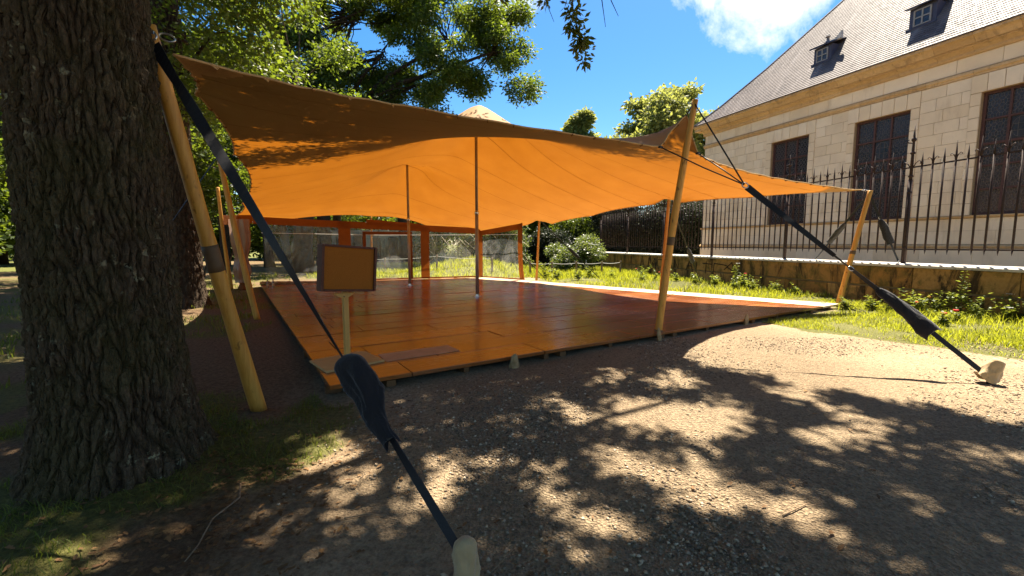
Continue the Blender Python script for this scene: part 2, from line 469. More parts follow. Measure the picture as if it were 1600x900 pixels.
# ---------------------------------------------------------------- raised timber floor of the tent
def _floor():
    m = Mat('floor_boards', 0.3, 0.5)
    rot = (0, 0, -math.atan2(0.533, 0.846))
    w = m.world(rot=rot)
    mp = m.node('ShaderNodeMapping'); mp.inputs['Scale'].default_value = (1.1, 14, 1); m.l.new(w, mp.inputs['Vector'])
    off = m.node('ShaderNodeVectorMath', operation='ADD'); m.l.new(mp.outputs[0], off.inputs[0])
    cmb = m.node('ShaderNodeCombineXYZ'); m.l.new(m.math('MULTIPLY', m.rnd(), 37.0), cmb.inputs[0]); m.l.new(m.math('MULTIPLY', m.rnd(), 91.0), cmb.inputs[1])
    m.l.new(cmb.outputs[0], off.inputs[1])
    n = m.noise(off.outputs[0], 1.8, 9, 0.7, 1.2)
    big = m.noise(w, 0.8, 4, 0.6)
    tone = m.mix(m.rnd(), (0.20, 0.060, 0.015), (0.40, 0.140, 0.036))
    c = m.mix(m.ramp(n, (0.3, 0.0), (0.72, 1.0)), m.mix(1.0, tone, (0.62, 0.55, 0.5), 'MULTIPLY'), tone)
    c = m.mix(m.ramp(big, (0.52, 0.0), (0.72, 0.5)), c, (0.27, 0.155, 0.085))
    scr = m.ramp(m.noise(m.world(rot=rot, scale=(0.6, 9, 1)), 6, 4, 0.7), (0.60, 0.0), (0.75, 1.0))
    m.color(m.mix(m.math('MULTIPLY', scr, 0.25), c, (0.42, 0.27, 0.16)))
    m.roughness(m.ramp(m.math('ADD', m.math('MULTIPLY', n, 0.5), m.math('MULTIPLY', big, 0.6)), (0.3, 0.09), (0.75, 0.32)))
    m.bump(n, 0.12, 0.004)
    M_board = m.m
    M_joist = plain('joist_wood', (0.13, 0.065, 0.028), 0.8, 0.2, 0.3, 5)
    fl = thing('timber_floor', 'raised reddish brown timber floor of wide boards under the tent', 'floor', (FP0[0], FP0[1], 0))
    outline = [(0, 0), (10.75, 0), (7.55, 12.36), (-0.08, 13.8)]
    def clip(poly):
        for k in range(4):
            (ax, ay), (bx, by) = outline[k], outline[(k + 1) % 4]
            out = []
            for i in range(len(poly)):
                p, q = poly[i], poly[(i + 1) % len(poly)]
                dp = (bx - ax) * (p[1] - ay) - (by - ay) * (p[0] - ax); dq = (bx - ax) * (q[1] - ay) - (by - ay) * (q[0] - ax)
                if dp >= 0: out.append(p)
                if dp * dq < 0:
                    t = dp / (dp - dq); out.append((p[0] + (q[0] - p[0]) * t, p[1] + (q[1] - p[1]) * t))
            poly = out
            if len(poly) < 3: return []
        return poly
    rw = 0.545; R = random.Random(5)
    for r in range(26):
        b0, b1 = r * rw + 0.007, (r + 1) * rw - 0.007
        a = -0.2 - R.uniform(0, 1.9)
        while a < 12:
            L = R.choice((1.85, 2.05, 2.25, 2.44)); a1 = a + L
            poly = clip([(a + 0.006, b0), (a1 - 0.006, b0), (a1 - 0.006, b1), (a + 0.006, b1)])
            a = a1
            if len(poly) < 3: continue
            ar = 0.5 * abs(sum(poly[i][0] * poly[(i + 1) % len(poly)][1] - poly[(i + 1) % len(poly)][0] * poly[i][1] for i in range(len(poly))))
            if ar < 0.02: continue
            dz = R.uniform(-0.003, 0.003); tx = R.uniform(-0.0022, 0.0022); ty = R.uniform(-0.006, 0.006)
            cx = sum(p[0] for p in poly) / len(poly); cy = sum(p[1] for p in poly) / len(poly)
            top = [FP0 + FU * p[0] + FV * p[1] + V(0, 0, 0.118 + dz + tx * (p[0] - cx) + ty * (p[1] - cy)) for p in poly]
            MB().prism(np.array(top) - V(0, 0, 0.045), V(0, 0, 0.045)).obj('board', M_board, fl, bevel=0.004)
    for k in range(10):
        a = 0.35 + k * 1.2
        bmax = 13.5 if a < 8 else max(0.5, 12.0 * (11.4 - a) / 3.3)
        c = FP0 + FU * a + FV * (bmax / 2 - 0.03) + V(0, 0, 0.035)
        MB().box(c, FU, FV, V(0, 0, 1), 0.07, bmax - 0.1, 0.070).obj('joist', M_joist, fl)
        if k % 2 == 0:
            c = FP0 + FU * (a + 0.28) + FV * (0.16) + V(0, 0, 0.028)
            MB().box(c, FU, FV, V(0, 0, 1), 0.10, 0.30, 0.078).obj('support_block', M_joist, fl)
    # added planks on the right-hand side, painted pale as the sunlit floor strip
    mp_ = Mat('sunlit_tone_plank', 0.55, 0.35); n_ = mp_.noise(mp_.world(rot=(0, 0, 0.9), scale=(1, 9, 1)), 4, 7, 0.65, 0.6); mp_.color(mp_.mix(mp_.rnd(), mp_.ramp(n_, (0.3, (0.50, 0.36, 0.22)), (0.7, (0.68, 0.54, 0.37))), (0.62, 0.46, 0.30))).bump(n_, 0.15, 0.004)
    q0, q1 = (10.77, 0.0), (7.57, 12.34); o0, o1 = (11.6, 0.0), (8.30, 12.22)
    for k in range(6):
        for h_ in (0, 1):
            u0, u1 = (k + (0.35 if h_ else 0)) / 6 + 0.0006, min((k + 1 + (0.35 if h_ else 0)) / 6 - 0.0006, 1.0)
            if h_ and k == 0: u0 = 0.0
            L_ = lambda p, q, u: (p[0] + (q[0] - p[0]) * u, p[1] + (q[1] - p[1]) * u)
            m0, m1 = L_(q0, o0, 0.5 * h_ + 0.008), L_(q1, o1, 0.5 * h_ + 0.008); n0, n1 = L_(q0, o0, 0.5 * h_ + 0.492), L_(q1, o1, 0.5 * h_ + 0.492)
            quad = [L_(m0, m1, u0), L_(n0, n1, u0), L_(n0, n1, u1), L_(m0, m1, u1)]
            MB().prism([FP0 + FU * a + FV * b + V(0, 0, 0.072 + R.uniform(-0.002, 0.002)) for a, b in quad], V(0, 0, 0.045)).obj('sunlit_strip_plank', mp_.m, fl, bevel=0.004)
    # shim blocks along the left side
    for k in range(8):
        c = FP0 + FV * (0.2 + k * 1.7) + FU * 0.06 + V(0, 0, 0.03)
        MB().box(c, FU, FV, V(0, 0, 1), 0.16, 0.09, 0.078).obj('support_block', M_joist, fl)
    # stones leant against the front edge as chocks
    M_st = Mat('chock_stone', 0.9, 0.2); n = M_st.noise(M_st.coord(), 14, 6); M_st.color(M_st.ramp(n, (0.3, (0.24, 0.15, 0.07)), (0.7, (0.46, 0.32, 0.17)))).bump(n, 0.6, 0.02)
    for x, y, h, w_, lean, lab in ((0.03, 5.35, 0.20, 0.13, 0.10, 'pointed tan stone chock leaning on front floor edge, nearest the notice stand'),
                                   (2.38, 6.90, 0.24, 0.09, -0.03, 'narrow stone chock beside the foot of the tall front pole'),
                                   (4.52, 8.30, 0.24, 0.12, 0.22, 'leaning grey stone chock on front floor edge right of the front pole'),
                                   (7.62, 10.55, 0.17, 0.26, 0.0, 'pale lumpy stone in weeds at the far right floor corner')):
        g = []
        for i in range(9):
            t = i / 8
            for q in range(12):
                th = 2 * math.pi * q / 12
                rr = w_ * 0.5 * (1.0 - 0.55 * t ** 2.2) * (1 + 0.25 * math.sin(3 * th + x * 9) * 0.6 + 0.12 * math.sin(5 * th + 7 * t))
                if i == 8: rr *= 0.35
                px = rr * math.cos(th); py = rr * 0.62 * math.sin(th)
                P = V(x, y, 0) + FU * (px + lean * h * t) + FV * (py + 0.10 * h * t) + V(0, 0, -0.02 + h * t)
                g.append(P)
        mb = MB(); f = [(i * 12 + q, i * 12 + (q + 1) % 12, (i + 1) * 12 + (q + 1) % 12, (i + 1) * 12 + q) for i in range(8) for q in range(12)] + [tuple(range(96, 108)), tuple(range(11, -1, -1))]
        mb.add(g, f)
        tag(mb.obj('chock_stone', M_st.m, bevel=0.004), lab, 'stone', 'stones along the floor edge')
    return fl
_floor()
# ---------------------------------------------------------------- stretch tent: a tensioned net relaxed between its supports
def _canopy_net():
    N, M = 64, 60; QE = 25.0
    fix = {(0, 0): (-2.63, 3.55, 3.02), (28, 0): (2.23, 6.75, 3.02), (31, 0): (2.75, 7.10, 3.58), (34, 0): (2.89, 6.95, 2.97), (64, 0): (8.38, 10.60, 2.85),
           (64, 22): (4.27, 12.15, 2.83), (64, 47): (1.07, 17.50, 2.54), (64, 60): (-1.48, 19.50, 2.14), (32, 60): (-5.80, 18.20, 2.71), (0, 60): (-10.13, 15.90, 2.52),
           (0, 22): (-5.17, 8.30, 3.22), (0, 42): (-7.71, 12.60, 2.71), (0, 10): (-3.85, 5.50, 3.38), (64, 11): (6.00, 11.25, 2.74), (64, 20): (4.56, 11.90, 2.68),
           (64, 24): (3.99, 12.50, 2.68), (64, 36): (2.72, 14.90, 2.52), (64, 45): (1.54, 17.00, 2.34), (64, 49): (0.57, 17.90, 2.33), (16, 60): (-8.73, 17.10, 2.52),
           (48, 60): (-3.65, 18.90, 2.34), (14, 0): (-1.22, 5.05, 3.10)}
    idx = lambda i, j: i * (M + 1) + j
    n = (N + 1) * (M + 1); K = np.zeros((n, n), np.float32)
    def con(a, b, q):
        K[a, a] += q; K[b, b] += q; K[a, b] -= q; K[b, a] -= q
    for i in range(N + 1):
        for j in range(M + 1):
            if i < N: con(idx(i, j), idx(i + 1, j), QE if j in (0, M) else 1.0)
            if j < M: con(idx(i, j), idx(i, j + 1), QE if i in (0, N) else 1.0)
    def solve():
        fi = np.array([idx(*k) for k in fix]); fp = np.array(list(fix.values()), np.float32)
        fr = np.setdiff1d(np.arange(n), fi); P = np.zeros((n, 3)); P[fi] = fp
        P[fr] = np.linalg.solve(K[np.ix_(fr, fr)], -K[np.ix_(fr, fi)] @ fp)
        return P.reshape(N + 1, M + 1, 3)
    P = solve()
    for pk, rad, drop in (((-0.89, 12.0, 5.23), 0.95, 0.72), ((-3.57, 15.2, 4.63), 0.9, 0.78)):
        d = np.hypot(P[..., 0] - pk[0], P[..., 1] - pk[1])
        for i, j in zip(*np.where(d < rad)):
            r = d[i, j]
            fix[(int(i), int(j))] = (P[i, j, 0], P[i, j, 1], pk[2] - drop * (math.sqrt(r * r + 0.02) - 0.141) - 0.12 * r * r * 0)
    P = solve()
    def up(a):                                                            # Catmull-Rom doubling along axis 0
        p = np.concatenate([2 * a[:1] - a[1:2], a, 2 * a[-1:] - a[-2:-1]])
        mid = (-p[:-3] + 9 * p[1:-2] + 9 * p[2:-1] - p[3:]) / 16
        out = np.empty((2 * len(a) - 1,) + a.shape[1:]); out[::2] = a; out[1::2] = mid
        return out
    P = up(P); P = np.swapaxes(up(np.swapaxes(P, 0, 1)), 0, 1)
    return P
CAN = _canopy_net()
def _tent():
    P = CAN
    a, b = P.shape[:2]
    # wrinkles fanning from the near corner
    G = P.copy()
    d = np.linalg.norm(P - P[0, 0], axis=2)
    ang = np.arctan2(np.arange(b)[None, :] + 0.0, np.arange(a)[:, None] + 1e-6)
    G[..., 2] += 0.018 * np.sin(ang * 46) * np.exp(-d / 1.6) * np.clip(d / 0.3, 0, 1)
    jj = np.arange(b)[None, :]; ii = np.arange(a)[:, None]
    G[..., 2] += 0.012 * np.sin(jj * 1.55) * np.exp(-ii / 4.0) * np.clip(jj / 10, 0, 1)             # puckers at the laced left edge
    G[..., 2] += 0.006 * np.sin(ii * 0.9) * np.exp(-jj / 3.0) * np.clip(ii / 10, 0, 1)
    for c, amp, fall, kk in ((P[-1, 0], 0.022, 0.9, 40), (P[62, 0], 0.016, 0.5, 26), (P[-1, 44], 0.014, 0.6, 22), (P[-1, 94], 0.014, 0.6, 22), (P[0, 44], 0.016, 0.6, 24), (P[64, -1], 0.012, 0.6, 22), (P[0, 84], 0.014, 0.6, 22), (P[56, 0], 0.012, 0.5, 22), (P[68, 0], 0.012, 0.5, 22)):
        dx = P[..., 0] - c[0]; dy = P[..., 1] - c[1]; rr = np.hypot(dx, dy)
        G[..., 2] += amp * np.sin(np.arctan2(dy, dx) * kk) * np.exp(-rr / fall) * np.clip(rr / 0.25, 0, 1)
    for pk in ((-0.89, 12.0), (-3.57, 15.2)):                                   # soft radiating folds round the inner poles
        dx = P[..., 0] - pk[0]; dy = P[..., 1] - pk[1]; rr = np.hypot(dx, dy); an = np.arctan2(dy, dx)
        G[..., 2] += 0.030 * np.sin(an * 7 + 0.6 * np.sin(an * 3)) * np.exp(-((rr - 1.3) / 0.9) ** 2)
    t = thing('stretch_tent', 'sand coloured stretch tent canopy with pointed peaks and glowing orange underside', 'tent', (-1.0, 11.0, 0.0))
    du = np.gradient(G, axis=0); dv = np.gradient(G, axis=1)
    nr = np.cross(du, dv); nr /= np.linalg.norm(nr, axis=2)[..., None]
    if nr[64, 60, 2] < 0: nr = -nr
    mb = MB().grid(G)
    can = mb.obj('canopy', M_canopy, t, smooth=True, base=(-1, 11, 2), fixn=False)
    for j in range(7, b - 2, 11):
        w = 0.016
        e = dv[:, j] / np.linalg.norm(dv[:, j], axis=1)[:, None]
        for sgn in (-1,):
            c = G[:, j] + nr[:, j] * 0.006 * sgn
            g = np.stack([c - e * w / 2, c + e * w / 2], 1)
            MB().grid(g).obj('seam', M_seam, can, smooth=True, fixn=False)
    edges = (G[:, 0], G[-1, :], G[::-1, -1], G[0, ::-1])
    for e in edges:
        MB().tube(e, 0.011, 6).obj('hem', M_hem, can, smooth=True)
    R = random.Random(3)
    inn = V(-1, 11, 3)
    for k, e in enumerate(edges):
        L = np.concatenate([[0], np.cumsum(np.linalg.norm(np.diff(e, axis=0), axis=1))])
        s = 0.3
        while s < L[-1] - 0.2:
            c = np.array([np.interp(s, L, e[:, q]) for q in range(3)]); c2 = np.array([np.interp(s + 0.05, L, e[:, q]) for q in range(3)])
            dr = unit(c2 - c); io = unit(np.array([inn[0] - c[0], inn[1] - c[1], 0])); nn = unit(np.cross(dr, io))
            mb = MB(); mb.tube([c + io * 0.03 - V(0, 0, 0.012), c - io * 0.012, c - io * 0.028 - V(0, 0, 0.010), c + io * 0.02 - V(0, 0, 0.024)], 0.007, 5)
            mb.obj('toggle_loop', M_hem if R.random() < 0.6 else M_seam, can)
            s += 0.42 + R.uniform(-0.06, 0.06)
    for (ci, si), (cj, sj) in (((0, 1), (0, 1)), ((-1, -1), (0, 1))):              # doubled fabric in the two front corners
        mb = MB(); n_ = 9; g = np.array([[G[ci + si * a_, cj + sj * b_] - nr[ci + si * a_, cj + sj * b_] * 0.007 for b_ in range(n_)] for a_ in range(n_)])
        f = [(a_ * n_ + b_, (a_ + 1) * n_ + b_, (a_ + 1) * n_ + b_ + 1, a_ * n_ + b_ + 1) for a_ in range(n_ - 1) for b_ in range(n_ - 1) if a_ + b_ < n_ - 2]
        us = sorted({q for p_ in f for q in p_}); re_ = {q: k_ for k_, q in enumerate(us)}
        mb.add(g.reshape(-1, 3)[us], [tuple(re_[q] for q in p_) for p_ in f]).obj('corner_patch', M_hem, can, smooth=True, fixn=False)
    # reinforcement patches where the inner poles push up
    for (px, py, pz) in ((-0.89, 12.0, 5.23), (-3.57, 15.2, 4.63)):
        MB().lathe((px, py, pz - 0.02), [(0.001, -0.02), (0.13, -0.10), (0.14, -0.085), (0.06, -0.028), (0.001, -0.006)], 16).obj('pole_patch', M_hem, can, smooth=True)
    return t
_tent()
# ---------------------------------------------------------------- poles
def round_pole(name, a, b, r0, r1, mat, label, group, bend=0.0, band=None, seed=0):
    a, b = np.array(a, float), np.array(b, float)
    t = thing(name, label, 'pole', tuple(a), group)
    n = 26; ts = np.linspace(0, 1, n); d = b - a
    side = unit(np.cross(d, V(0.3, 1, 0.1)))
    pts = a + ts[:, None] * d + side * (bend * np.sin(ts * math.pi))[:, None]
    k = np.stack([ts * 9 + seed * 13, 0 * ts, 0 * ts], 1)
    rad = (r0 + (r1 - r0) * ts) * (1 + 0.10 * (vnoise(k, 4) - 0.5))
    MB().tube(pts, rad, 16).obj('shaft', mat, t, smooth=True, base=a)
    if band is not None:
        for (p0, p1) in band:
            q = [a + d * u + side * (bend * math.sin(u * math.pi)) for u in np.linspace(p0, p1, 5)]
            MB().tube(q, (r0 + (r1 - r0) * p0) * 1.07, 16).obj('tape_band', M_pole_dark, t, smooth=True)
    return t
round_pole('tent_pole', (-2.38, 3.97, -0.03), (-2.62, 3.30, 3.12), 0.066, 0.050, M_pole, 'thick pale timber pole leaning beside the big tree trunk at the near tent corner', 'outer tent poles', 0.02, [(0.43, 0.50)], 1)
round_pole('tent_pole', (-5.29, 8.94, -0.03), (-5.62, 8.55, 3.27), 0.062, 0.045, M_pole, 'slim timber pole leaning halfway along the shaded left tent edge', 'outer tent poles', 0.03, None, 2)
round_pole('tent_pole', (-9.75, 15.05, -0.03), (-9.57, 14.40, 3.40), 0.065, 0.05, M_pole, 'timber pole at the far left tent corner by the gathered clear curtain', 'outer tent poles', 0.03, None, 3)
round_pole('tent_pole', (2.42, 7.12, 0.02), (2.76, 6.80, 3.72), 0.062, 0.046, M_pole, 'tall timber pole at the middle of the front tent edge, rising above the canopy', 'outer tent poles', 0.03, [(0.0, 0.035), (0.41, 0.445)], 4)
round_pole('tent_pole', (8.16, 10.80, -0.03), (8.56, 10.57, 2.83), 0.066, 0.048, M_pole, 'timber pole at the right tent corner leaning in front of the low stone wall', 'outer tent poles', 0.01, [(0.47, 0.50)], 5)
round_pole('tent_pole', (4.16, 12.10, 0.11), (4.36, 12.25, 2.88), 0.050, 0.040, M_pole, 'slim orange timber pole on the sunlit floor strip just behind the tall front pole', 'outer tent poles', 0.0, None, 6)
round_pole('tent_pole', (0.98, 17.42, 0.11), (1.10, 17.60, 2.60), 0.050, 0.042, M_pole, 'timber pole at the far right edge between the clear sidewall and the flowering bush', 'outer tent poles', 0.0, None, 7)
round_pole('tent_pole', (-5.95, 18.45, 0.0), (-5.85, 18.28, 2.74), 0.04, 0.035, M_pole, 'thin timber pole outside the far clear sidewall behind the door frame', 'outer tent poles', 0.0, None, 8)
def mast(x, y, top, label):
    t = thing('tent_mast', label, 'pole', (x, y, 0.12), 'inner masts under the canopy')
    MB().tube([(x, y, 0.135), (x, y, 2.45)], 0.048, 18).obj('lower_tube', M_bronze_pole, t, smooth=True)
    MB().tube([(x, y, 2.35), (x, y, top - 0.12)], 0.040, 18).obj('upper_tube', M_bronze_pole, t, smooth=True)
    MB().lathe((x, y, 2.36), [(0.05, 0), (0.058, 0.01), (0.058, 0.09), (0.05, 0.10)], 18).obj('clamp_collar', M_steel, t, smooth=True)
    MB().lathe((x, y, 0.121), [(0.11, 0), (0.11, 0.008), (0.055, 0.012), (0.052, 0.06)], 18).obj('base_plate', M_steel, t)
mast(-0.96, 11.98, 5.15, 'nearer straight metal mast standing on the timber floor under the tall peak')
mast(-3.58, 15.2, 4.55, 'farther straight metal mast under the domed second peak')

# ---------------------------------------------------------------- guy lines
def ribbon(p0, p1, w, th, twist, facing, n=60, widths=None, sag=0.0):
    p0, p1 = np.array(p0, float), np.array(p1, float); d = unit(p1 - p0)
    a = unit(np.cross(d, facing)); b = np.cross(d, a)
    v = []; ts = np.linspace(0, 1, n)
    tw = np.interp(ts, [q[0] for q in twist], [math.radians(q[1]) for q in twist])
    ww = np.full(n, w) if widths is None else np.interp(ts, [q[0] for q in widths], [q[1] for q in widths])
    for k, t in enumerate(ts):
        c = p0 + (p1 - p0) * t - V(0, 0, sag * 4 * t * (1 - t))
        u = math.cos(tw[k]) * a + math.sin(tw[k]) * b; q = np.cross(d, u)
        for su, sq in ((-1, -1), (1, -1), (1, 1), (-1, 1)):
            v.append(c + u * su * ww[k] / 2 + q * sq * th / 2)
    f = [(k * 4 + e, k * 4 + (e + 1) % 4, (k + 1) * 4 + (e + 1) % 4, (k + 1) * 4 + e) for k in range(n - 1) for e in range(4)] + [(3, 2, 1, 0), ((n - 1) * 4, (n - 1) * 4 + 1, (n - 1) * 4 + 2, (n - 1) * 4 + 3)]
    return MB().add(v, f)
def sleeve(p0, p1, prof, facing, seed=0, nr=44, ns=48, folds=0.10, depth=0.6, vert=0.0):
    """a cloth cover hanging along p0-p1; prof rows: t, half width, sideways offset"""
    p0, p1 = np.array(p0, float), np.array(p1, float); L = np.linalg.norm(p1 - p0); d = (p1 - p0) / L
    a = unit(np.cross(d, facing)); b = np.cross(a, d)
    T = [q[0] for q in prof]; ts = np.linspace(T[0], T[-1], nr)
    w = np.interp(ts, T, [q[1] for q in prof]); o = np.interp(ts, T, [q[2] for q in prof])
    k = np.ones(5) / 5
    w = np.convolve(np.pad(w, 2, mode='edge'), k, 'valid'); o = np.convolve(np.pad(o, 2, mode='edge'), k, 'valid')
    w[0] = prof[0][1]; w[-1] = prof[-1][1]
    th = np.linspace(0, 2 * math.pi, ns, endpoint=False)
    TT, HH = np.meshgrid(ts, th, indexing='ij')
    pp = np.stack([np.cos(HH) * 1.3 + seed * 17, np.sin(HH) * 1.3, TT * L * 7], -1).reshape(-1, 3)
    fo = (fbm(pp, 4, seed) - 0.47).reshape(TT.shape)
    spiral = 1 - 2 * np.abs(np.sin(HH * 1.5 + TT * 4.5 + seed + fo * 4)) ** 0.7
    fo = fo - 0.5 * np.abs((fbm(pp * np.array([1.7, 1.7, 0.6]) + 5, 3, seed + 4) - 0.47).reshape(TT.shape))
    rr = w[:, None] * (1 + folds * 2.6 * fo + folds * 0.7 * spiral * np.clip(np.sin(TT * math.pi), 0.25, 1))
    rr = rr * (1 + vert * np.sin(HH * 5 + seed + 1.5 * fo) * np.clip(TT * 1.3, 0, 1))
    ca = np.cos(HH); sa = np.sin(HH)
    pos = p0 + d * (TT[..., None] * L) + a * ((rr * ca + o[:, None])[..., None]) + b * ((rr * sa * depth)[..., None])
    hem = 0.03 * np.sin(HH * 2 + seed) * (TT > T[-1] - 1e-6)
    pos = pos + d * hem[..., None]
    v = pos.reshape(-1, 3)
    f = [(i * ns + q, i * ns + (q + 1) % ns, (i + 1) * ns + (q + 1) % ns, (i + 1) * ns + q) for i in range(nr - 1) for q in range(ns)]
    f.append(tuple(range(ns - 1, -1, -1)))
    return MB().add(v, f)
def ring(c, d, up, R=0.05, r=0.008, stretch=1.5):
    d = unit(d); u = unit(np.cross(d, up)); pts = [np.array(c) + d * R * stretch * math.cos(t) + u * R * math.sin(t) for t in np.linspace(0, 2 * math.pi, 25)]
    return MB().tube(pts, r, 8, cap=False)

# near left guy
VIEW = V(0.45, -0.85, -0.2)
t = thing('guy_line', 'broad black webbing strap from the near left pole, bulky black cover midway', 'guy line', (-0.22, 1.88, 0), 'guy lines of the tent')
A_, B_ = V(-2.56, 3.27, 2.97), V(-0.22, 1.88, 0.10)
at = lambda u: A_ + (B_ - A_) * u
ribbon(at(0.0), at(0.715), 0.1, 0.004, [(0, 10), (0.15, 40), (0.35, -25), (0.6, 20), (0.8, 48), (1, 76)], VIEW, widths=[(0, 0.085), (0.3, 0.072), (1, 0.042)]).obj('strap', M_strap, t)
ribbon(at(0.80), at(1.0), 0.042, 0.005, [(0, 65), (0.5, 20), (1, 0)], VIEW).obj('strap', M_strap, t)
sleeve(at(0.705), at(0.838), [(0, 0.026, 0.0), (0.02, 0.056, -0.004), (0.10, 0.086, -0.014), (0.3, 0.098, -0.022), (0.48, 0.088, -0.016), (0.6, 0.064, 0.004), (0.75, 0.050, 0.012), (0.92, 0.040, 0.014), (1.0, 0.046, 0.006)], VIEW, 2, folds=0.30, depth=0.55).obj('ratchet_cover', M_cover_black, t, smooth=True)
sleeve(V(-0.215, 1.87, 0.215), V(-0.205, 1.85, -0.03), [(0, 0.012, 0), (0.03, 0.040, 0), (0.12, 0.054, 0.002), (0.35, 0.060, 0.0), (0.7, 0.058, 0.0), (1, 0.062, 0)], VIEW, 5, folds=0.15, depth=0.85, vert=0.06).obj('stake_cover', M_cover_tan, t, smooth=True)
MB().tube([(-0.20, 1.84, -0.1), (-0.215, 1.87, 0.19)], 0.014, 10).obj('stake', M_steel, t)
ring(V(-2.53, 3.36, 3.06), V(1, 0.35, -0.25), V(0, -1, 0.3), 0.028, 0.006, 1.8).obj('ring', M_steel, t, smooth=True)
ring(V(-2.58, 3.27, 3.04), V(0.9, 0.1, -0.8), V(0, -1, 0.3), 0.03, 0.007, 1.4).obj('shackle', M_steel, t, smooth=True)
MB().tube([(-2.66, 3.24, 3.06), (-2.60, 3.22, 3.055), (-2.54, 3.25, 3.045)], 0.012, 8).obj('bolt', M_steel, t)

# front guy from the middle pole
t = thing('guy_line', 'black strap from the tall front pole to a tan covered stake on sunlit gravel', 'guy line', (5.32, 4.73, 0), 'guy lines of the tent')
A_, B_ = V(3.29, 6.20, 2.35), V(5.30, 4.745, 0.10)
VR = V(-0.3, -0.9, 0.1)
ribbon(at(0.0), at(0.42), 0.085, 0.004, [(0, 5), (0.5, -20), (1, 40)], VR, widths=[(0, 0.09), (0.5, 0.075), (1, 0.05)]).obj('strap', M_strap, t)
ribbon(at(0.42), at(0.50), 0.03, 0.004, [(0, 60), (1, 85)], VR).obj('strap', M_strap, t)
ribbon(at(0.485), at(1.0), 0.052, 0.005, [(0, 70), (0.3, 20), (1, 0)], VR).obj('strap', M_strap, t)
ring(at(0.49), B_ - A_, V(0, -1, 0), 0.022, 0.006, 1.5).obj('hook', M_steel, t, smooth=True)
sleeve(at(0.60), at(0.815), [(0, 0.03, 0), (0.05, 0.055, 0), (0.2, 0.070, -0.005), (0.5, 0.078, -0.01), (0.75, 0.088, 0.0), (0.9, 0.11, 0.01), (1.0, 0.10, 0.012)], VR, 8, folds=0.15, depth=0.5).obj('ratchet_cover', M_cover_black, t, smooth=True)
sleeve(V(5.395, 4.71, 0.285), V(5.305, 4.745, 0.06), [(0, 0.02, 0.0), (0.03, 0.055, 0.0), (0.15, 0.066, 0), (0.5, 0.085, 0), (1, 0.112, 0)], VR, 11, folds=0.10, depth=0.8, vert=0.10).obj('stake_cover', M_cover_tan, t, smooth=True)
MB().tube([(5.325, 4.725, -0.12), (5.31, 4.735, 0.20)], 0.018, 10).obj('stake', M_strap, t)
ring(V(3.27, 6.215, 2.375), B_ - A_, V(0, -1, 0), 0.035, 0.008, 1.3).obj('ring', M_steel, t, smooth=True)
MB().tube([(2.74, 6.78, 3.66), (3.0, 6.50, 3.03), (3.26, 6.225, 2.39)], 0.011, 8).obj('rope', M_strap, t, smooth=True)
MB().tube([(2.24, 6.74, 3.01), (2.78, 6.46, 2.66), (3.26, 6.225, 2.385)], 0.009, 8).obj('rope', M_strap, t, smooth=True)
MB().tube([(2.89, 6.94, 2.96), (3.1, 6.55, 2.65), (3.26, 6.225, 2.385)], 0.009, 8).obj('rope', M_strap, t, smooth=True)
MB().tube([(2.74, 7.08, 3.57), (2.745, 6.92, 3.64), (2.74, 6.80, 3.67)], 0.010, 8).obj('rope', M_strap, t, smooth=True)
for p in ((2.24, 6.74, 3.01), (2.89, 6.94, 2.96)):
    MB().box(p, (0.8, 0.5, 0), (-0.5, 0.8, 0), (0, 0, 1), 0.07, 0.05, 0.03).obj('edge_clamp', M_strap, t, bevel=0.006)

# right corner guys, down to the railing
def small_guy(a, b, label, bag=(0.45, 0.75), w=0.04, bw=0.075, ringed=True, seed=1):
    global A_, B_
    A_, B_ = np.array(a, float), np.array(b, float)
    t = thing('guy_line', label, 'guy line', tuple(B_), 'guy lines of the tent')
    ribbon(at(0), at(1), w, 0.005, [(0, 10), (0.5, 30), (1, 0)], V(-0.3, -1, 0.1), 20).obj('strap', M_strap, t)
    if bag:
        sleeve(at(bag[0]), at(bag[1]), [(0, 0.02, 0), (0.08, bw * 0.75, 0), (0.4, bw, 0), (0.8, bw * 1.05, 0), (1, bw * 0.95, 0)], V(-0.3, -1, 0.1), seed, 20, 24, 0.14, 0.5).obj('ratchet_cover', M_cover_black, t, smooth=True)
    if ringed:
        ring(A_, B_ - A_, V(0, -1, 0), 0.03, 0.008, 1.4).obj('ring', M_steel, t, smooth=True)
        ring(at(bag[0] - 0.02) if bag else at(0.3), B_ - A_, V(0, -1, 0), 0.025, 0.007, 1.4).obj('buckle', M_steel, t, smooth=True)
    MB().tube([B_ + V(0, 0, 0.04), B_ - V(0, 0, 0.18)], 0.014, 8).obj('stake', M_steel, t)
    return t
C_TOP = (8.56, 10.60, 2.76)
p = fence_pt(8.66, 0.05, 1.12); small_guy(C_TOP, p, 'short black strap with square cover from the right corner pole to the thick railing post', (0.36, 0.72), 0.045, 0.095, True, 3)
p = fence_pt(11.0, 0.05, 1.12); small_guy(C_TOP, p, 'short black strap with drooping cover left behind the right corner pole', (0.38, 0.70), 0.045, 0.085, False, 4)
tt = thing('corner_fitting', 'steel chain link joining the right canopy corner to its pole', 'fitting', C_TOP)
for k in range(3):
    ring(V(8.40 + 0.055 * k, 10.60 - 0.005 * k, 2.845 - 0.004 * k), V(1, 0, -0.1), V(0, 1, 0) if k % 2 else V(0, 0.2, 1), 0.018, 0.006, 1.8).obj('chain_link', M_steel, tt, smooth=True)
small_guy((4.36, 12.25, 2.80), fence_pt(14.9, 1.2, 0.05), 'dark guy strap running from the slim orange pole towards the railing', (0.50, 0.68), 0.035, 0.08, True, 6)
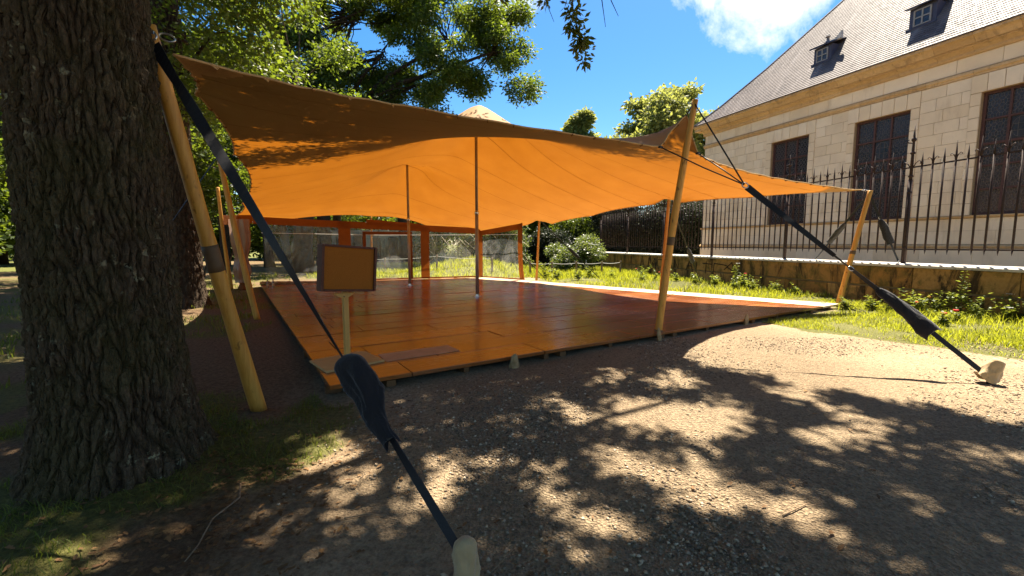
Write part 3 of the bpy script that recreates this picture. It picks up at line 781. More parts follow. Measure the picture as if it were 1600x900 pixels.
small_guy((1.12, 17.62, 2.52), (3.9, 19.3, 0.05), 'dark guy strap crossing in front of the flowering bush', (0.45, 0.62), 0.035, 0.07, False, 7)
small_guy((0.36, 17.75, 1.2), (1.45, 18.6, 0.05), 'thin dark strap staked at the end of the clear sidewall', None, 0.03, 0.05, False, 8)
small_guy((-5.66, 8.52, 3.18), (-7.6, 7.9, 0.05), 'dark guy strap of the left edge pole in deep shade behind the trunk', (0.6, 0.75), 0.035, 0.06, False, 9)
# ---------------------------------------------------------------- clear sidewalls at the far side of the tent
def wall_frame(p0, p1):
    p0, p1 = np.array([*p0, 0.0]), np.array([*p1, 0.0]); L = np.linalg.norm(p1 - p0); return p0, unit(p1 - p0), L
def fab(mb, p0, d, s0, s1, z0a, z1a, z0b, z1b, nx=10, nz=12, wav=0.02, seed=0, off=0.0, ox=0.0):
    """soft cloth panel between s0..s1; bottom/top heights at both ends; a thin double skin"""
    nrm = np.cross(d, V(0, 0, 1)); g = np.zeros((nx, nz, 3))
    for i in range(nx):
        for j in range(nz):
            u, w = i / (nx - 1), j / (nz - 1); s = s0 + (s1 - s0) * u
            zb = z0a + (z0b - z0a) * u; zt = z1a + (z1b - z1a) * u; z = zb + (zt - zb) * w
            q = (fbm(np.array([[s * 2.2 + seed, z * 1.6, seed]]), 3, seed)[0] - 0.45) * wav * 2
            g[i, j] = p0 + d * (s + ox * (1 - w) ** 3) + nrm * (off + q) + V(0, 0, z)
    return mb.grid(g)
BW0, BWD, BWL = wall_frame((-9.35, 15.85), (-1.42, 19.16))
t = thing('sidewall', 'long far sidewall of clear plastic windows in rust orange fabric frames', 'tent wall', (-5.4, 17.5, 0.12))
zt = lambda s: 2.60 + (2.28 - 2.60) * s / BWL if s > 5 else 2.55
zb = 0.125
# px positions of the orange uprights along the far wall, in metres from its left end
S = dict(a=0.35, b0=2.85, b1=3.30, c0=6.02, c1=6.38, e=8.50)
M_clearO = M_clear
for (s0, s1) in ((S['a'], S['b0']), (S['b1'], S['c0']), (S['c1'], S['e'])):
    mb = MB(); fab(mb, BW0, BWD, s0 - 0.02, s1 + 0.02, zb + 0.02, zt(s0) - 0.24, zb + 0.02, zt(s1) - 0.24, 14, 14, 0.035, 3 + s0)
    mb.obj('clear_window', M_clearO, t, smooth=True, fixn=False)
for (s0, s1) in ((S['b0'], S['b1']), (S['c0'], S['c1']), (S['e'], S['e'] + 0.13)):
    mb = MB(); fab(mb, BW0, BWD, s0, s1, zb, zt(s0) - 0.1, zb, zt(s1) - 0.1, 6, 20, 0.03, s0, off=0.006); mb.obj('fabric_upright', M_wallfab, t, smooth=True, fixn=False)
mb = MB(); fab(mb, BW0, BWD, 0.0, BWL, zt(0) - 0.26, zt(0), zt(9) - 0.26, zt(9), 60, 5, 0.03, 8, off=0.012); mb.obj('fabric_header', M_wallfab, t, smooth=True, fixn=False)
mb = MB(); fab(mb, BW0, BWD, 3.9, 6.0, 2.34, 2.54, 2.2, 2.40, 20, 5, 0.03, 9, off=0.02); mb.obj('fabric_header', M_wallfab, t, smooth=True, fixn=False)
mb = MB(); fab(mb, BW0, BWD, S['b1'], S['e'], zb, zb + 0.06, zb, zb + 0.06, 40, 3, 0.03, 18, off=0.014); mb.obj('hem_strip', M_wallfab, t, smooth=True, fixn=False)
# doorway frame sewn in the middle window
nrm = np.cross(BWD, V(0, 0, 1))
def bar(s0, s1, z0, z1, nm):
    c = BW0 + BWD * ((s0 + s1) / 2) + nrm * 0.03 + V(0, 0, (z0 + z1) / 2)
    MB().box(c, BWD, nrm, V(0, 0, 1), s1 - s0, 0.035, z1 - z0).obj(nm, M_wallfab, t, bevel=0.008)
bar(3.74, 3.86, zb, 2.02, 'door_upright'); bar(5.55, 5.67, zb, 1.94, 'door_upright'); bar(3.74, 5.67, 1.945, 2.06, 'door_lintel')
# short right-hand sidewall
RW0, RWD, RWL = wall_frame((-1.38, 19.10), (0.42, 17.63))
t = thing('sidewall', 'short right sidewall with one clear window and a curled orange edge strip', 'tent wall', (-0.5, 18.3, 0.12))
mb = MB(); fab(mb, RW0, RWD, 0.1, RWL - 0.2, zb + 0.02, 1.98, zb + 0.02, 2.22, 12, 14, 0.03, 33); mb.obj('clear_window', M_clearO, t, smooth=True, fixn=False)
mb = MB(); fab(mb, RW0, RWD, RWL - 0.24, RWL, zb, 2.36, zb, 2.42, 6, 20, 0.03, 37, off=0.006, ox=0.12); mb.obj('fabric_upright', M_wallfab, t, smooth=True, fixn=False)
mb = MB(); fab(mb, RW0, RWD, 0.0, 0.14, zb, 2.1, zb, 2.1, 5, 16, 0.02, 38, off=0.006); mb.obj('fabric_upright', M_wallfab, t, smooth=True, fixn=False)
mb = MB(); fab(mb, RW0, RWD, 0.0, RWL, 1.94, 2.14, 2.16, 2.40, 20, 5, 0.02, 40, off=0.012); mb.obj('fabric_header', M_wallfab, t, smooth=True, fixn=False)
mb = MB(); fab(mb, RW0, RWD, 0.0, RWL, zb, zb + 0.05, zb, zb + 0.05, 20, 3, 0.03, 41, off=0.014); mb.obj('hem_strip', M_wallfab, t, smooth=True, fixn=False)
# gathered curtain at the far left corner
t = thing('gathered_curtain', 'shiny clear plastic curtain gathered in a bunch at the far left tent corner', 'curtain', (-9.25, 14.9, 0.1))
g = []
for i in range(30):
    z = 0.25 + 2.15 * i / 29; w = 0.30 - 0.10 * math.exp(-((z - 1.1) / 0.35) ** 2) - 0.09 * math.exp(-((z - 0.35) / 0.22) ** 2)
    for q in range(40):
        th = 2 * math.pi * q / 40; r = w * (1 + 0.28 * math.sin(th * 7 + 0.8 * math.sin(z * 3)))
        g.append((-9.25 + r * math.cos(th) * 0.9, 14.9 + r * math.sin(th) * 0.6, z))
mcur = Mat('curtain_vinyl', 0.18, 0.6); mcur.color((0.30, 0.17, 0.11)); mcur.bump(mcur.noise(mcur.world(scale=(6, 6, 1)), 2, 3), 0.6, 0.05)
mcur.translucent((0.45, 0.30, 0.22), 0.3)
mb = MB().add(g, [(i * 40 + q, i * 40 + (q + 1) % 40, (i + 1) * 40 + (q + 1) % 40, (i + 1) * 40 + q) for i in range(29) for q in range(40)])
mb.obj('drape', mcur.m, t, smooth=True)
MB().lathe((-9.25, 14.9, 0.0), [(0.16, 0), (0.17, 0.03), (0.10, 0.2), (0.12, 0.28)], 16).obj('gathered_foot', M_wallfab, t, smooth=True)
mb = MB(); fab(mb, V(-9.6, 14.6, 0), unit(V(0.25, 0.97, 0)), 0, 1.2, 2.2, 2.52, 2.3, 2.6, 8, 4, 0.02, 50); mb.obj('fabric_header', M_wallfab, t, smooth=True, fixn=False)
# folded clear sheet lying on the floor edge
g = np.zeros((26, 10, 3))
for i in range(26):
    for j in range(10):
        s = 0.2 + i * 0.1; g[i, j] = BW0 + BWD * s - np.cross(BWD, V(0, 0, 1)) * -(0.12 + 0.07 * j) + V(0, 0, 0.14 + 0.09 * abs(math.sin(i * 0.9 + j * 1.3)) * math.exp(-i / 22))
tag(MB().grid(g).obj('folded_sheet', mcur.m, smooth=True, fixn=False), 'crumpled clear plastic sheet lying along the far left floor edge', 'plastic sheet')

# ---------------------------------------------------------------- notice stand
M_pine = pole_wood('pine', (0.50, 0.26, 0.06), (0.66, 0.38, 0.10))
M_frame = plain('dark_frame', (0.10, 0.030, 0.016), 0.55, 0.3, 0.25, 20)
mc = Mat('cork', 0.95, 0.1); n = mc.noise(mc.coord(), 90, 6, 0.8); n2 = mc.voro(mc.coord(), 140)
mc.color(mc.mix(mc.ramp(n, (0.35, 0.0), (0.65, 1.0)), (0.27, 0.088, 0.014), (0.40, 0.140, 0.025))).bump(n2, 0.4, 0.004)
mply = Mat('plywood', 0.6, 0.3); n = mply.noise(mply.coord(scale=(1.5, 12, 1)), 3, 7, 0.65, 0.8); mply.color(mply.ramp(n, (0.3, (0.44, 0.25, 0.09)), (0.7, (0.60, 0.37, 0.15))))
t = thing('notice_stand', 'empty cork notice board in a dark box frame on a pine post', 'notice stand', (-2.02, 5.20, 0.12))
bx, by = unit(V(0.71, 0.70, 0)), unit(V(-0.70, 0.71, 0)); bz = V(0, 0, 1)
tl = 0.045; bx2 = unit(bx - V(0, 0, 0.07)); bz2 = np.cross(bx2, by); 
bc = V(-1.985, 5.22, 1.265)
W_, H_ = 0.66, 0.54
MB().box(bc - by * 0.075, bx2, by, bz2, W_ - 0.03, 0.012, H_ - 0.03).obj('cork_panel', mc.m, t)
for sx in (-1, 1): MB().box(bc + bx2 * sx * (W_ / 2 - 0.011) - by * 0.035, bx2, by, bz2, 0.030, 0.14, H_).obj('frame_side', M_frame, t, bevel=0.003)
for sz in (-1, 1): MB().box(bc + bz2 * sz * (H_ / 2 - 0.011) - by * 0.035, bx2, by, bz2, W_ - 0.062, 0.138, 0.026).obj('frame_rail', M_frame, t, bevel=0.003)
MB().box(V(-2.02, 5.23, 0.145 + 0.42), bx, by, bz, 0.062, 0.062, 0.84).obj('post', M_pine, t, bevel=0.004)
pl = [V(-2.02, 5.195, 0.975) + bx * a + bz * z for a, z in ((-0.125, 0.0), (0.125, 0.0), (0.10, -0.028), (0.03, -0.065), (-0.03, -0.065), (-0.10, -0.028))]
MB().prism(pl, by * -0.03).obj('bracket', M_pine, t, bevel=0.003)
MB().tube([V(-2.005, 5.163, 0.93), V(-2.004, 5.158, 0.93)], 0.008, 8).obj('screw', M_strap, t)
base = [(-0.36, -0.30), (-0.33, 0.30), (0.31, 0.34), (0.37, 0.27), (0.34, -0.31)]
MB().prism([V(-2.02, 5.20, 0.121) + bx * a + by * b for a, b in base], V(0, 0, 0.024)).obj('base_board', mply.m, t, bevel=0.002)
M_patch = plain('worn_ply', (0.42, 0.26, 0.17), 0.5, 0.4, 0.2, 5)
# thin doormat of plywood beside it
tag(MB().prism([FP0 + FU * a + FV * b + V(0, 0, 0.1225) for a, b in ((0.75, 0.60), (1.75, 0.62), (1.74, 1.02), (0.76, 1.0))], V(0, 0, 0.004)).obj('plywood_patch', M_patch), 'pale thin plywood sheet on the floor beside the notice stand', 'board')

# ---------------------------------------------------------------- two small bottles on the floor
mg = Mat('bottle_glass', 0.08, 0.5); mg.b.inputs['Transmission Weight'].default_value = 0.9; mg.color((0.55, 0.60, 0.58)); mg.b.inputs['IOR'].default_value = 1.45
for (x, y, lab, hh) in ((-8.20, 14.55, 'left of two small clear bottles standing on the far left floor edge', 0.24), (-8.00, 14.52, 'right and taller of two small clear bottles on the far left floor edge', 0.30)):
    b = thing('bottle', lab, 'bottle', (x, y, 0.12), 'bottles on the floor')
    k = hh / 0.3
    MB().lathe((x, y, 0.121), [(0.034, 0), (0.037, 0.01 * k), (0.037, 0.17 * k), (0.030, 0.20 * k), (0.014, 0.235 * k), (0.013, 0.28 * k)], 16).obj('glass', mg.m, b, smooth=True)
    MB().lathe((x, y, 0.121 + 0.278 * k), [(0.016, 0), (0.016, 0.022), (0.012, 0.024)], 12).obj('cap', M_strap, b)
    MB().lathe((x, y, 0.121 + 0.05 * k), [(0.0385, 0), (0.0385, 0.08 * k)], 16).obj('paper_band', M_cover_tan, b)
# ---------------------------------------------------------------- low stone wall and iron railing
def stone_mat(name, c0, c1, stain, moss, sc=1.0, lo=0.51):
    m = Mat(name, 0.9, 0.2)
    w = m.world(); n1 = m.noise(w, 1.6 * sc, 6, 0.68, 0.4); n2 = m.noise(w, 16 * sc, 5, 0.7); n3 = m.noise(m.world(scale=(1, 1, 0.35)), 2.2, 7, 0.72, 0.8)
    c = m.mix(m.rnd(), c0, c1)
    c = m.mix(m.ramp(n2, (0.3, 0.35), (0.62, 0.0)), c, tuple(q * 0.5 for q in c0))
    c = m.mix(m.ramp(n1, (lo, 0.0), (lo + 0.14, 0.9)), c, moss)
    c = m.mix(m.ramp(n3, (lo + 0.03, 0.0), (lo + 0.13, 0.92)), c, stain)
    m.color(c).bump(m.math('ADD', n2, m.math('MULTIPLY', n1, 1.5)), 0.55, 0.02)
    return m.m
M_wallstone = stone_mat('wall_stone', (0.33, 0.17, 0.050), (0.44, 0.27, 0.10), (0.030, 0.022, 0.014), (0.12, 0.095, 0.028), 1.0, 0.46)
M_capstone = stone_mat('cap_stone', (0.50, 0.47, 0.42), (0.62, 0.58, 0.52), (0.30, 0.27, 0.23), (0.42, 0.40, 0.32))
M_mortar = plain('mortar', (0.20, 0.16, 0.10), 0.95)
lw = thing('low_stone_wall', 'low stained stone wall with pale coping below the iron railing', 'wall', tuple(fence_pt(15, 0.2, 0)))
R = random.Random(21)
S0, S1 = 2.2, 27.1
MB().box(fence_pt((S0 + S1) / 2, -0.02, 0.47), FD, FN, V(0, 0, 1), S1 - S0 - 0.04, 0.36, 0.98).obj('wall_core', M_mortar, lw)
for zc, h in ((0.20, 0.44), (0.72, 0.52)):
    s = S0 + (0.4 if zc > 0.5 else 0)
    while s < S1 - 0.05:
        L = R.uniform(1.5, 2.1) if zc > 0.5 else R.uniform(1.1, 1.8); e = min(s + L, S1)
        if e - s > 0.12:
            MB().box(fence_pt((s + e) / 2, 0.175 + R.uniform(0, 0.012), zc + (0.0)), FD, FN, V(0, 0, 1), e - s - 0.014, 0.06, h - 0.012).obj('stone', M_wallstone, lw, bevel=0.010)
        s = e
s = S0
while s < S1:
    e = min(s + R.uniform(1.3, 1.9), S1 + 0.05)
    y0, y1, z0 = -0.24, 0.26, 0.982
    prof = [(y0, z0), (y1, z0), (y1, z0 + 0.055), (y1 - 0.04, z0 + 0.085), (y0 + 0.04, z0 + 0.10), (y0, z0 + 0.06)]
    MB().prism([fence_pt(s + 0.004, a, b) for a, b in prof], FD * (e - s - 0.008)).obj('coping_stone', M_capstone, lw, bevel=0.006)
    s = e
# scratched lettering on the wall, two faint rows of tall thin strokes
M_scr = plain('scratches', (0.018, 0.012, 0.008), 0.95)
def px_s(px):                                                              # wall abscissa seen at a column of the photograph
    r = (px - 800) / 680.0; y = (FDIST - 0.21) / (FN[0] * r + FN[1]); return r * y * FD[0] + y * FD[1]
strokes = [((1000, .30), (1004, .92)), ((1012, .30), (1014, .88)), ((1014, .88), (1018, .5)), ((1018, .5), (1023, .85)), ((1023, .85), (1025, .32)), ((1028, .8), (1044, .8)),
           ((1053, .42), (1054, .84)), ((1054, .84), (1060, .44)), ((1060, .44), (1061, .86)), ((1072, .40), (1078, .86)), ((1078, .86), (1083, .36)), ((1073.5, .60), (1081, .60)),
           ((1088, .46), (1088.5, .80)), ((1098, .76), (1112, .74)), ((1103, .34), (1103.5, .84)), ((1115, .30), (1116, .78)), ((1116, .78), (1131, .745)), ((1131, .745), (1136, .72)),
           ((1132, .56), (1144, .86)), ((1144, .86), (1146, .50)), ((1136, .68), (1150, .46)), ((1150, .46), (1157, .44))]
for (xa, za), (xb, zb_) in strokes:
    a, b = fence_pt(px_s(xa), 0.222, za), fence_pt(px_s(xb), 0.222, zb_)
    d = unit(b - a); MB().box((a + b) / 2, d, np.cross(d, FN), FN, np.linalg.norm(b - a) + 0.02, 0.035, 0.006).obj('scratched_letter_stroke', M_scr, lw)
# stone pier and dark iron post at the far end
pr = thing('gate_pier', 'short stone pier with dark iron post at the far end of the low wall', 'pier', tuple(fence_pt(27.45, 0.1, 0)))
MB().box(fence_pt(27.5, 0.05, 0.55), FD, FN, V(0, 0, 1), 0.55, 0.5, 1.1).obj('pier_block', M_wallstone, pr, bevel=0.02)
MB().box(fence_pt(27.5, 0.05, 1.13), FD, FN, V(0, 0, 1), 0.62, 0.58, 0.06).obj('pier_cap', M_capstone, pr, bevel=0.015)
MB().box(fence_pt(27.0, 0.34, 0.6), FD, FN, V(0, 0, 1), 0.22, 0.12, 1.15).obj('iron_post', M_strap, pr, bevel=0.02)
MB().box(fence_pt(26.8, 0.36, 0.35), FD, FN, V(0, 0, 1), 0.5, 0.22, 0.55).obj('meter_box', M_strap, pr, bevel=0.03)

mi = Mat('old_iron', 0.7, 0.2); n = mi.noise(mi.world(), 22, 5, 0.7)
mi.color(mi.ramp(n, (0.35, (0.022, 0.016, 0.016)), (0.72, (0.062, 0.036, 0.028)))).bump(n, 0.4, 0.004)
M_iron = mi.m
rail = thing('iron_railing', 'tall dark iron railing with spear tips and curled finials on the low wall', 'railing', tuple(fence_pt(15, 0, 1.07)))
mb = MB()
def bar_mesh(kind):
    mb = MB(); z0 = 0.28
    if kind == 'post':
        mb.box((0, 0, 1.05), (1, 0, 0), (0, 1, 0), (0, 0, 1), 0.075, 0.075, 2.1)
        mb.tube([(0, 0, 2.1), (0, 0, 2.75), (0, 0, 3.15), (0, 0, 3.42)], [0.036, 0.030, 0.024, 0.004], 8)
        for z in (0.35, 1.75, 2.15, 2.72): mb.lathe((0, 0, z), [(0.03, 0), (0.055, 0.02), (0.055, 0.05), (0.03, 0.07)], 8)
        mb.lathe((0, 0, 3.02), [(0.02, 0), (0.05, 0.04), (0.05, 0.08), (0.02, 0.12)], 8)
        for s in (-1, 1):
            mb.tube([(s * 0.02, 0, 2.38), (s * 0.09, 0, 2.50), (s * 0.16, 0, 2.55), (s * 0.20, 0, 2.51), (s * 0.185, 0, 2.46)], 0.012, 5)
        mb.tube([(0.03, 0, 3.0), (0.12, 0, 3.02), (0.15, 0, 3.07), (0.11, 0, 3.1)], 0.013, 5)
        return mb
    r = 0.021
    mb.tube([(0, 0, 0.24), (0, 0, 0.36)], [0.002, r], 6)
    mb.tube([(0, 0, 0.36), (0, 0, 2.42)], r, 6)
    if kind == 'fleur':
        mb.tube([(0, 0, 2.42), (0, 0, 2.50), (0, 0, 2.86)], [r, 0.024, 0.002], 6)
        for s in (-1, 1):
            mb.tube([(s * 0.01, 0, 2.47), (s * 0.045, 0, 2.55), (s * 0.085, 0, 2.585), (s * 0.112, 0, 2.565), (s * 0.105, 0, 2.535)], [0.012, 0.010, 0.009, 0.008, 0.006], 5)
    elif kind == 'tall':
        mb.tube([(0, 0, 2.42), (0, 0, 2.50), (0, 0, 2.74)], [r, 0.021, 0.002], 6)
    return mb
BM = {k: bar_mesh(k).mesh('railing_' + k, smooth=True) for k in ('post', 'fleur', 'tall')}
for m_ in BM.values(): m_.materials.append(M_iron)
ang = math.radians(13.2) + math.pi / 2
posts = [8.58 + 3.65 * k for k in range(-1, 6)]
for k, s in enumerate(posts):
    part('post', BM['post'], None, rail, matrix=Matrix.Translation(fence_pt(s, 0, 1.07)) @ Matrix.Rotation(ang, 4, 'Z'))
    for q in range(1, 16):
        ss = s + 3.65 * q / 16
        if ss > 27.0: break
        part('bar', BM['fleur' if q % 2 == 0 else 'tall'], None, rail, matrix=Matrix.Translation(fence_pt(ss, 0, 1.07)) @ Matrix.Rotation(ang + R.uniform(-.03, .03), 4, 'Z'))
for z, w in ((0.36, 0.035), (2.40, 0.035)):
    for k in range(len(posts)):
        s0 = posts[k]; s1 = posts[k + 1] if k + 1 < len(posts) else 27.0
        if s1 - s0 < 0.2: continue
        MB().box(fence_pt((s0 + s1) / 2, 0, 1.07 + z), FD, FN, V(0, 0, 1), s1 - s0 - 0.06, 0.014, w).obj('rail', M_iron, rail)
# ---------------------------------------------------------------- stone chapel behind the railing
BN, BU, BDIST = V(0.940, 0.342, 0), V(-0.342, 0.940, 0), 19.0                  # away from the camera / along the facade into the distance
Zv = V(0, 0, 1)
def bpt(s, out=0.0, z=0.0): return BN * (BDIST - out) + BU * s + V(0, 0, z)
SL, SR = 20.1, 2.0                                                         # far corner, near end (out of frame)
bld = thing('stone_chapel', 'cream limestone chapel with slate hip roof, stone cornice and tall leaded windows', 'building', tuple(bpt(12, 0, 0)))
def ashlar():
    m = Mat('limestone', 0.88, 0.2)
    w = m.world(); n1 = m.noise(w, 0.9, 6, 0.65); n2 = m.noise(w, 30, 4, 0.7); n3 = m.noise(m.world(scale=(1, 1, 0.25)), 1.5, 6, 0.7)
    c = m.mix(m.rnd(), (0.79, 0.655, 0.45), (0.88, 0.765, 0.57))
    c = m.mix(m.ramp(n1, (0.42, 0.0), (0.72, 0.5)), c, (0.62, 0.51, 0.36))
    c = m.mix(m.ramp(n3, (0.54, 0.0), (0.74, 0.5)), c, (0.42, 0.32, 0.21))
    m.color(c).bump(m.math('ADD', n2, n1), 0.25, 0.01); return m.m
M_ash = ashlar()
M_joint = plain('joint_mortar', (0.36, 0.26, 0.15), 0.95)
M_corn = stone_mat('cornice_stone', (0.55, 0.37, 0.18), (0.66, 0.47, 0.25), (0.36, 0.25, 0.13), (0.48, 0.33, 0.16), 0.6)
WIN = [(14.02, 15.86), (10.30, 12.16), (6.58, 8.42), (2.86, 4.70)]
ZS, ZT = 2.50, 6.37
# wall core, with holes left for the windows
cr = MB()
def core(s0, s1, z0, z1):
    cr.box(bpt((s0 + s1) / 2, -0.26, (z0 + z1) / 2), BU, BN, Zv, s1 - s0, 0.52, z1 - z0)
core(SR, SL - 0.02, -0.2, ZS); core(SR, SL - 0.02, ZT, 8.15)
ed = [SR] + [q for w in reversed(WIN) for q in w] + [SL - 0.02]
for k in range(0, len(ed), 2): core(ed[k], ed[k + 1], ZS, ZT)
cr.obj('wall_core', M_joint, bld)
# far gable side and back of the volume
MB().box(bpt(SL - 0.25, -5.3, 4.0), BN, BU, Zv, 9.5, 0.5, 8.3).obj('end_wall', M_ash, bld)
MB().box(bpt(SR + 0.25, -5.3, 4.0), BN, BU, Zv, 9.5, 0.5, 8.3).obj('end_wall', M_ash, bld)
MB().box(bpt((SL + SR) / 2, -10.0, 4.0), BU, BN, Zv, SL - SR, 0.5, 8.3).obj('rear_wall', M_ash, bld)
R = random.Random(77)
def block(s0, s1, z0, z1, out=0.0, j=0.006, nm='ashlar_block', mat=None):
    o = 0.018 + R.uniform(-0.003, 0.003) + out
    MB().box(bpt((s0 + s1) / 2, o / 2, (z0 + z1) / 2), BU, BN, Zv, s1 - s0 - 2 * j, o, z1 - z0 - 2 * j).obj(nm, mat or M_ash, bld)
SUR = 0.27                                                                    # dressed surround round each window
nC = 11; ch = (6.93 - ZS) / nC
count = 0
for r in range(nC):
    z0 = ZS + r * ch; z1 = z0 + ch
    # spans free of windows in this course
    spans = []; s = SR
    for w in sorted(WIN):
        if z0 < 6.93:
            spans.append((s, w[0] - SUR)); s = w[1] + SUR
    spans.append((s, SL))
    for (a, b) in spans:
        n = max(1, round((b - a) / 0.58)); sh = (0.28 if r % 2 else 0.0)
        cuts = [a] + [a + (b - a) * (k + sh) / n + R.uniform(-0.05, 0.05) for k in range(1 if not sh else 0, n)] + [b]
        cuts = [c for c in cuts if a <= c <= b]
        cuts = [cuts[0]] + [c for c in cuts[1:-1] if c - a > 0.14 and b - c > 0.14] + [cuts[-1]]
        for k in range(len(cuts) - 1):
            if b < 7.0 and False: continue
            block(cuts[k], cuts[k + 1], z0, z1); count += 1
# frieze above the string course
s = SR
while s < SL:
    e = min(s + R.uniform(0.85, 1.15), SL)
    block(s, e, 7.16, 7.62); s = e
# courses under the sill, with plainer joints
for z0, z1 in ((1.56, 2.0), (2.0, 2.40)):
    s = SR + (0.4 if z0 > 1.9 else 0)
    while s < SL:
        e = min(s + R.uniform(0.9, 1.3), SL); block(s, e, z0, z1, 0.02, 0.003); s = e
for z0, z1 in ((-0.1, 0.7), (0.7, 1.42)):
    s = SR
    while s < SL:
        e = min(s + R.uniform(1.4, 1.9), SL); block(s, e, z0, z1, 0.06, 0.004, 'plinth_stone'); s = e
# window surrounds: jamb stones and lintel stones
for (a, b) in WIN:
    for r in range(10):
        z0 = ZS + r * (ZT - ZS) / 10; z1 = z0 + (ZT - ZS) / 10
        block(a - SUR, a - 0.002, z0, z1, 0.022, 0.008, 'jamb_stone'); block(b + 0.002, b + SUR, z0, z1, 0.022, 0.008, 'jamb_stone')
    n = 6
    for k in range(n):
        s0 = a - SUR + (b - a + 2 * SUR) * k / n; s1 = a - SUR + (b - a + 2 * SUR) * (k + 1) / n
        block(s0, s1, ZT + 0.004, 6.93, 0.022, 0.008, 'lintel_stone')
def extr(prof, s0, s1, nm, mat, step=None, bevel=0.0):
    """stones with the profile (out, z) laid end to end along the facade"""
    s = s0
    while s < s1 - 0.02:
        e = s1 if step is None else min(s + step * R.uniform(0.85, 1.15), s1)
        MB().prism([bpt(s + 0.004, a, z) for a, z in prof], BU * (e - s - 0.008)).obj(nm, mat, bld); s = e
extr([(0, 6.94), (0.05, 6.94), (0.05, 7.0), (0.09, 7.03), (0.09, 7.10), (0.03, 7.15), (0, 7.15)], SR, SL + 0.06, 'string_course_stone', M_corn, 1.15)
extr([(0, 7.62), (0.06, 7.62), (0.10, 7.68), (0.10, 7.74), (0.18, 7.82), (0.26, 7.86), (0.26, 7.90), (0, 7.90)], SR, SL + 0.1, 'cornice_stone', M_corn, 1.05)
extr([(0, 7.905), (0.30, 7.905), (0.33, 7.96), (0.40, 8.05), (0.50, 8.11), (0.50, 8.19), (0, 8.19)], SR, SL + 0.45, 'cornice_stone', M_corn, 1.05)
extr([(0, 2.41), (0.07, 2.41), (0.10, 2.45), (0.10, 2.49), (0.02, 2.495), (0, 2.495)], SR, SL + 0.05, 'sill_stone', M_corn, 1.3)
extr([(0, 1.43), (0.085, 1.43), (0.10, 1.46), (0.10, 1.50), (0.03, 1.55), (0, 1.55)], SR, SL + 0.05, 'base_moulding', M_corn, 1.3)
extr([(-0.02, 8.192), (0.53, 8.192), (0.54, 8.225), (-0.02, 8.26)], SR, SL + 0.5, 'gutter_edge', plain('lead_edge', (0.10, 0.09, 0.10), 0.6))
# return of the cornice round the far corner
MB().box(bpt(SL + 0.22, -4.6, 8.05), BN, BU, Zv, 10.0, 0.46, 0.28).obj('cornice_return', M_corn, bld)

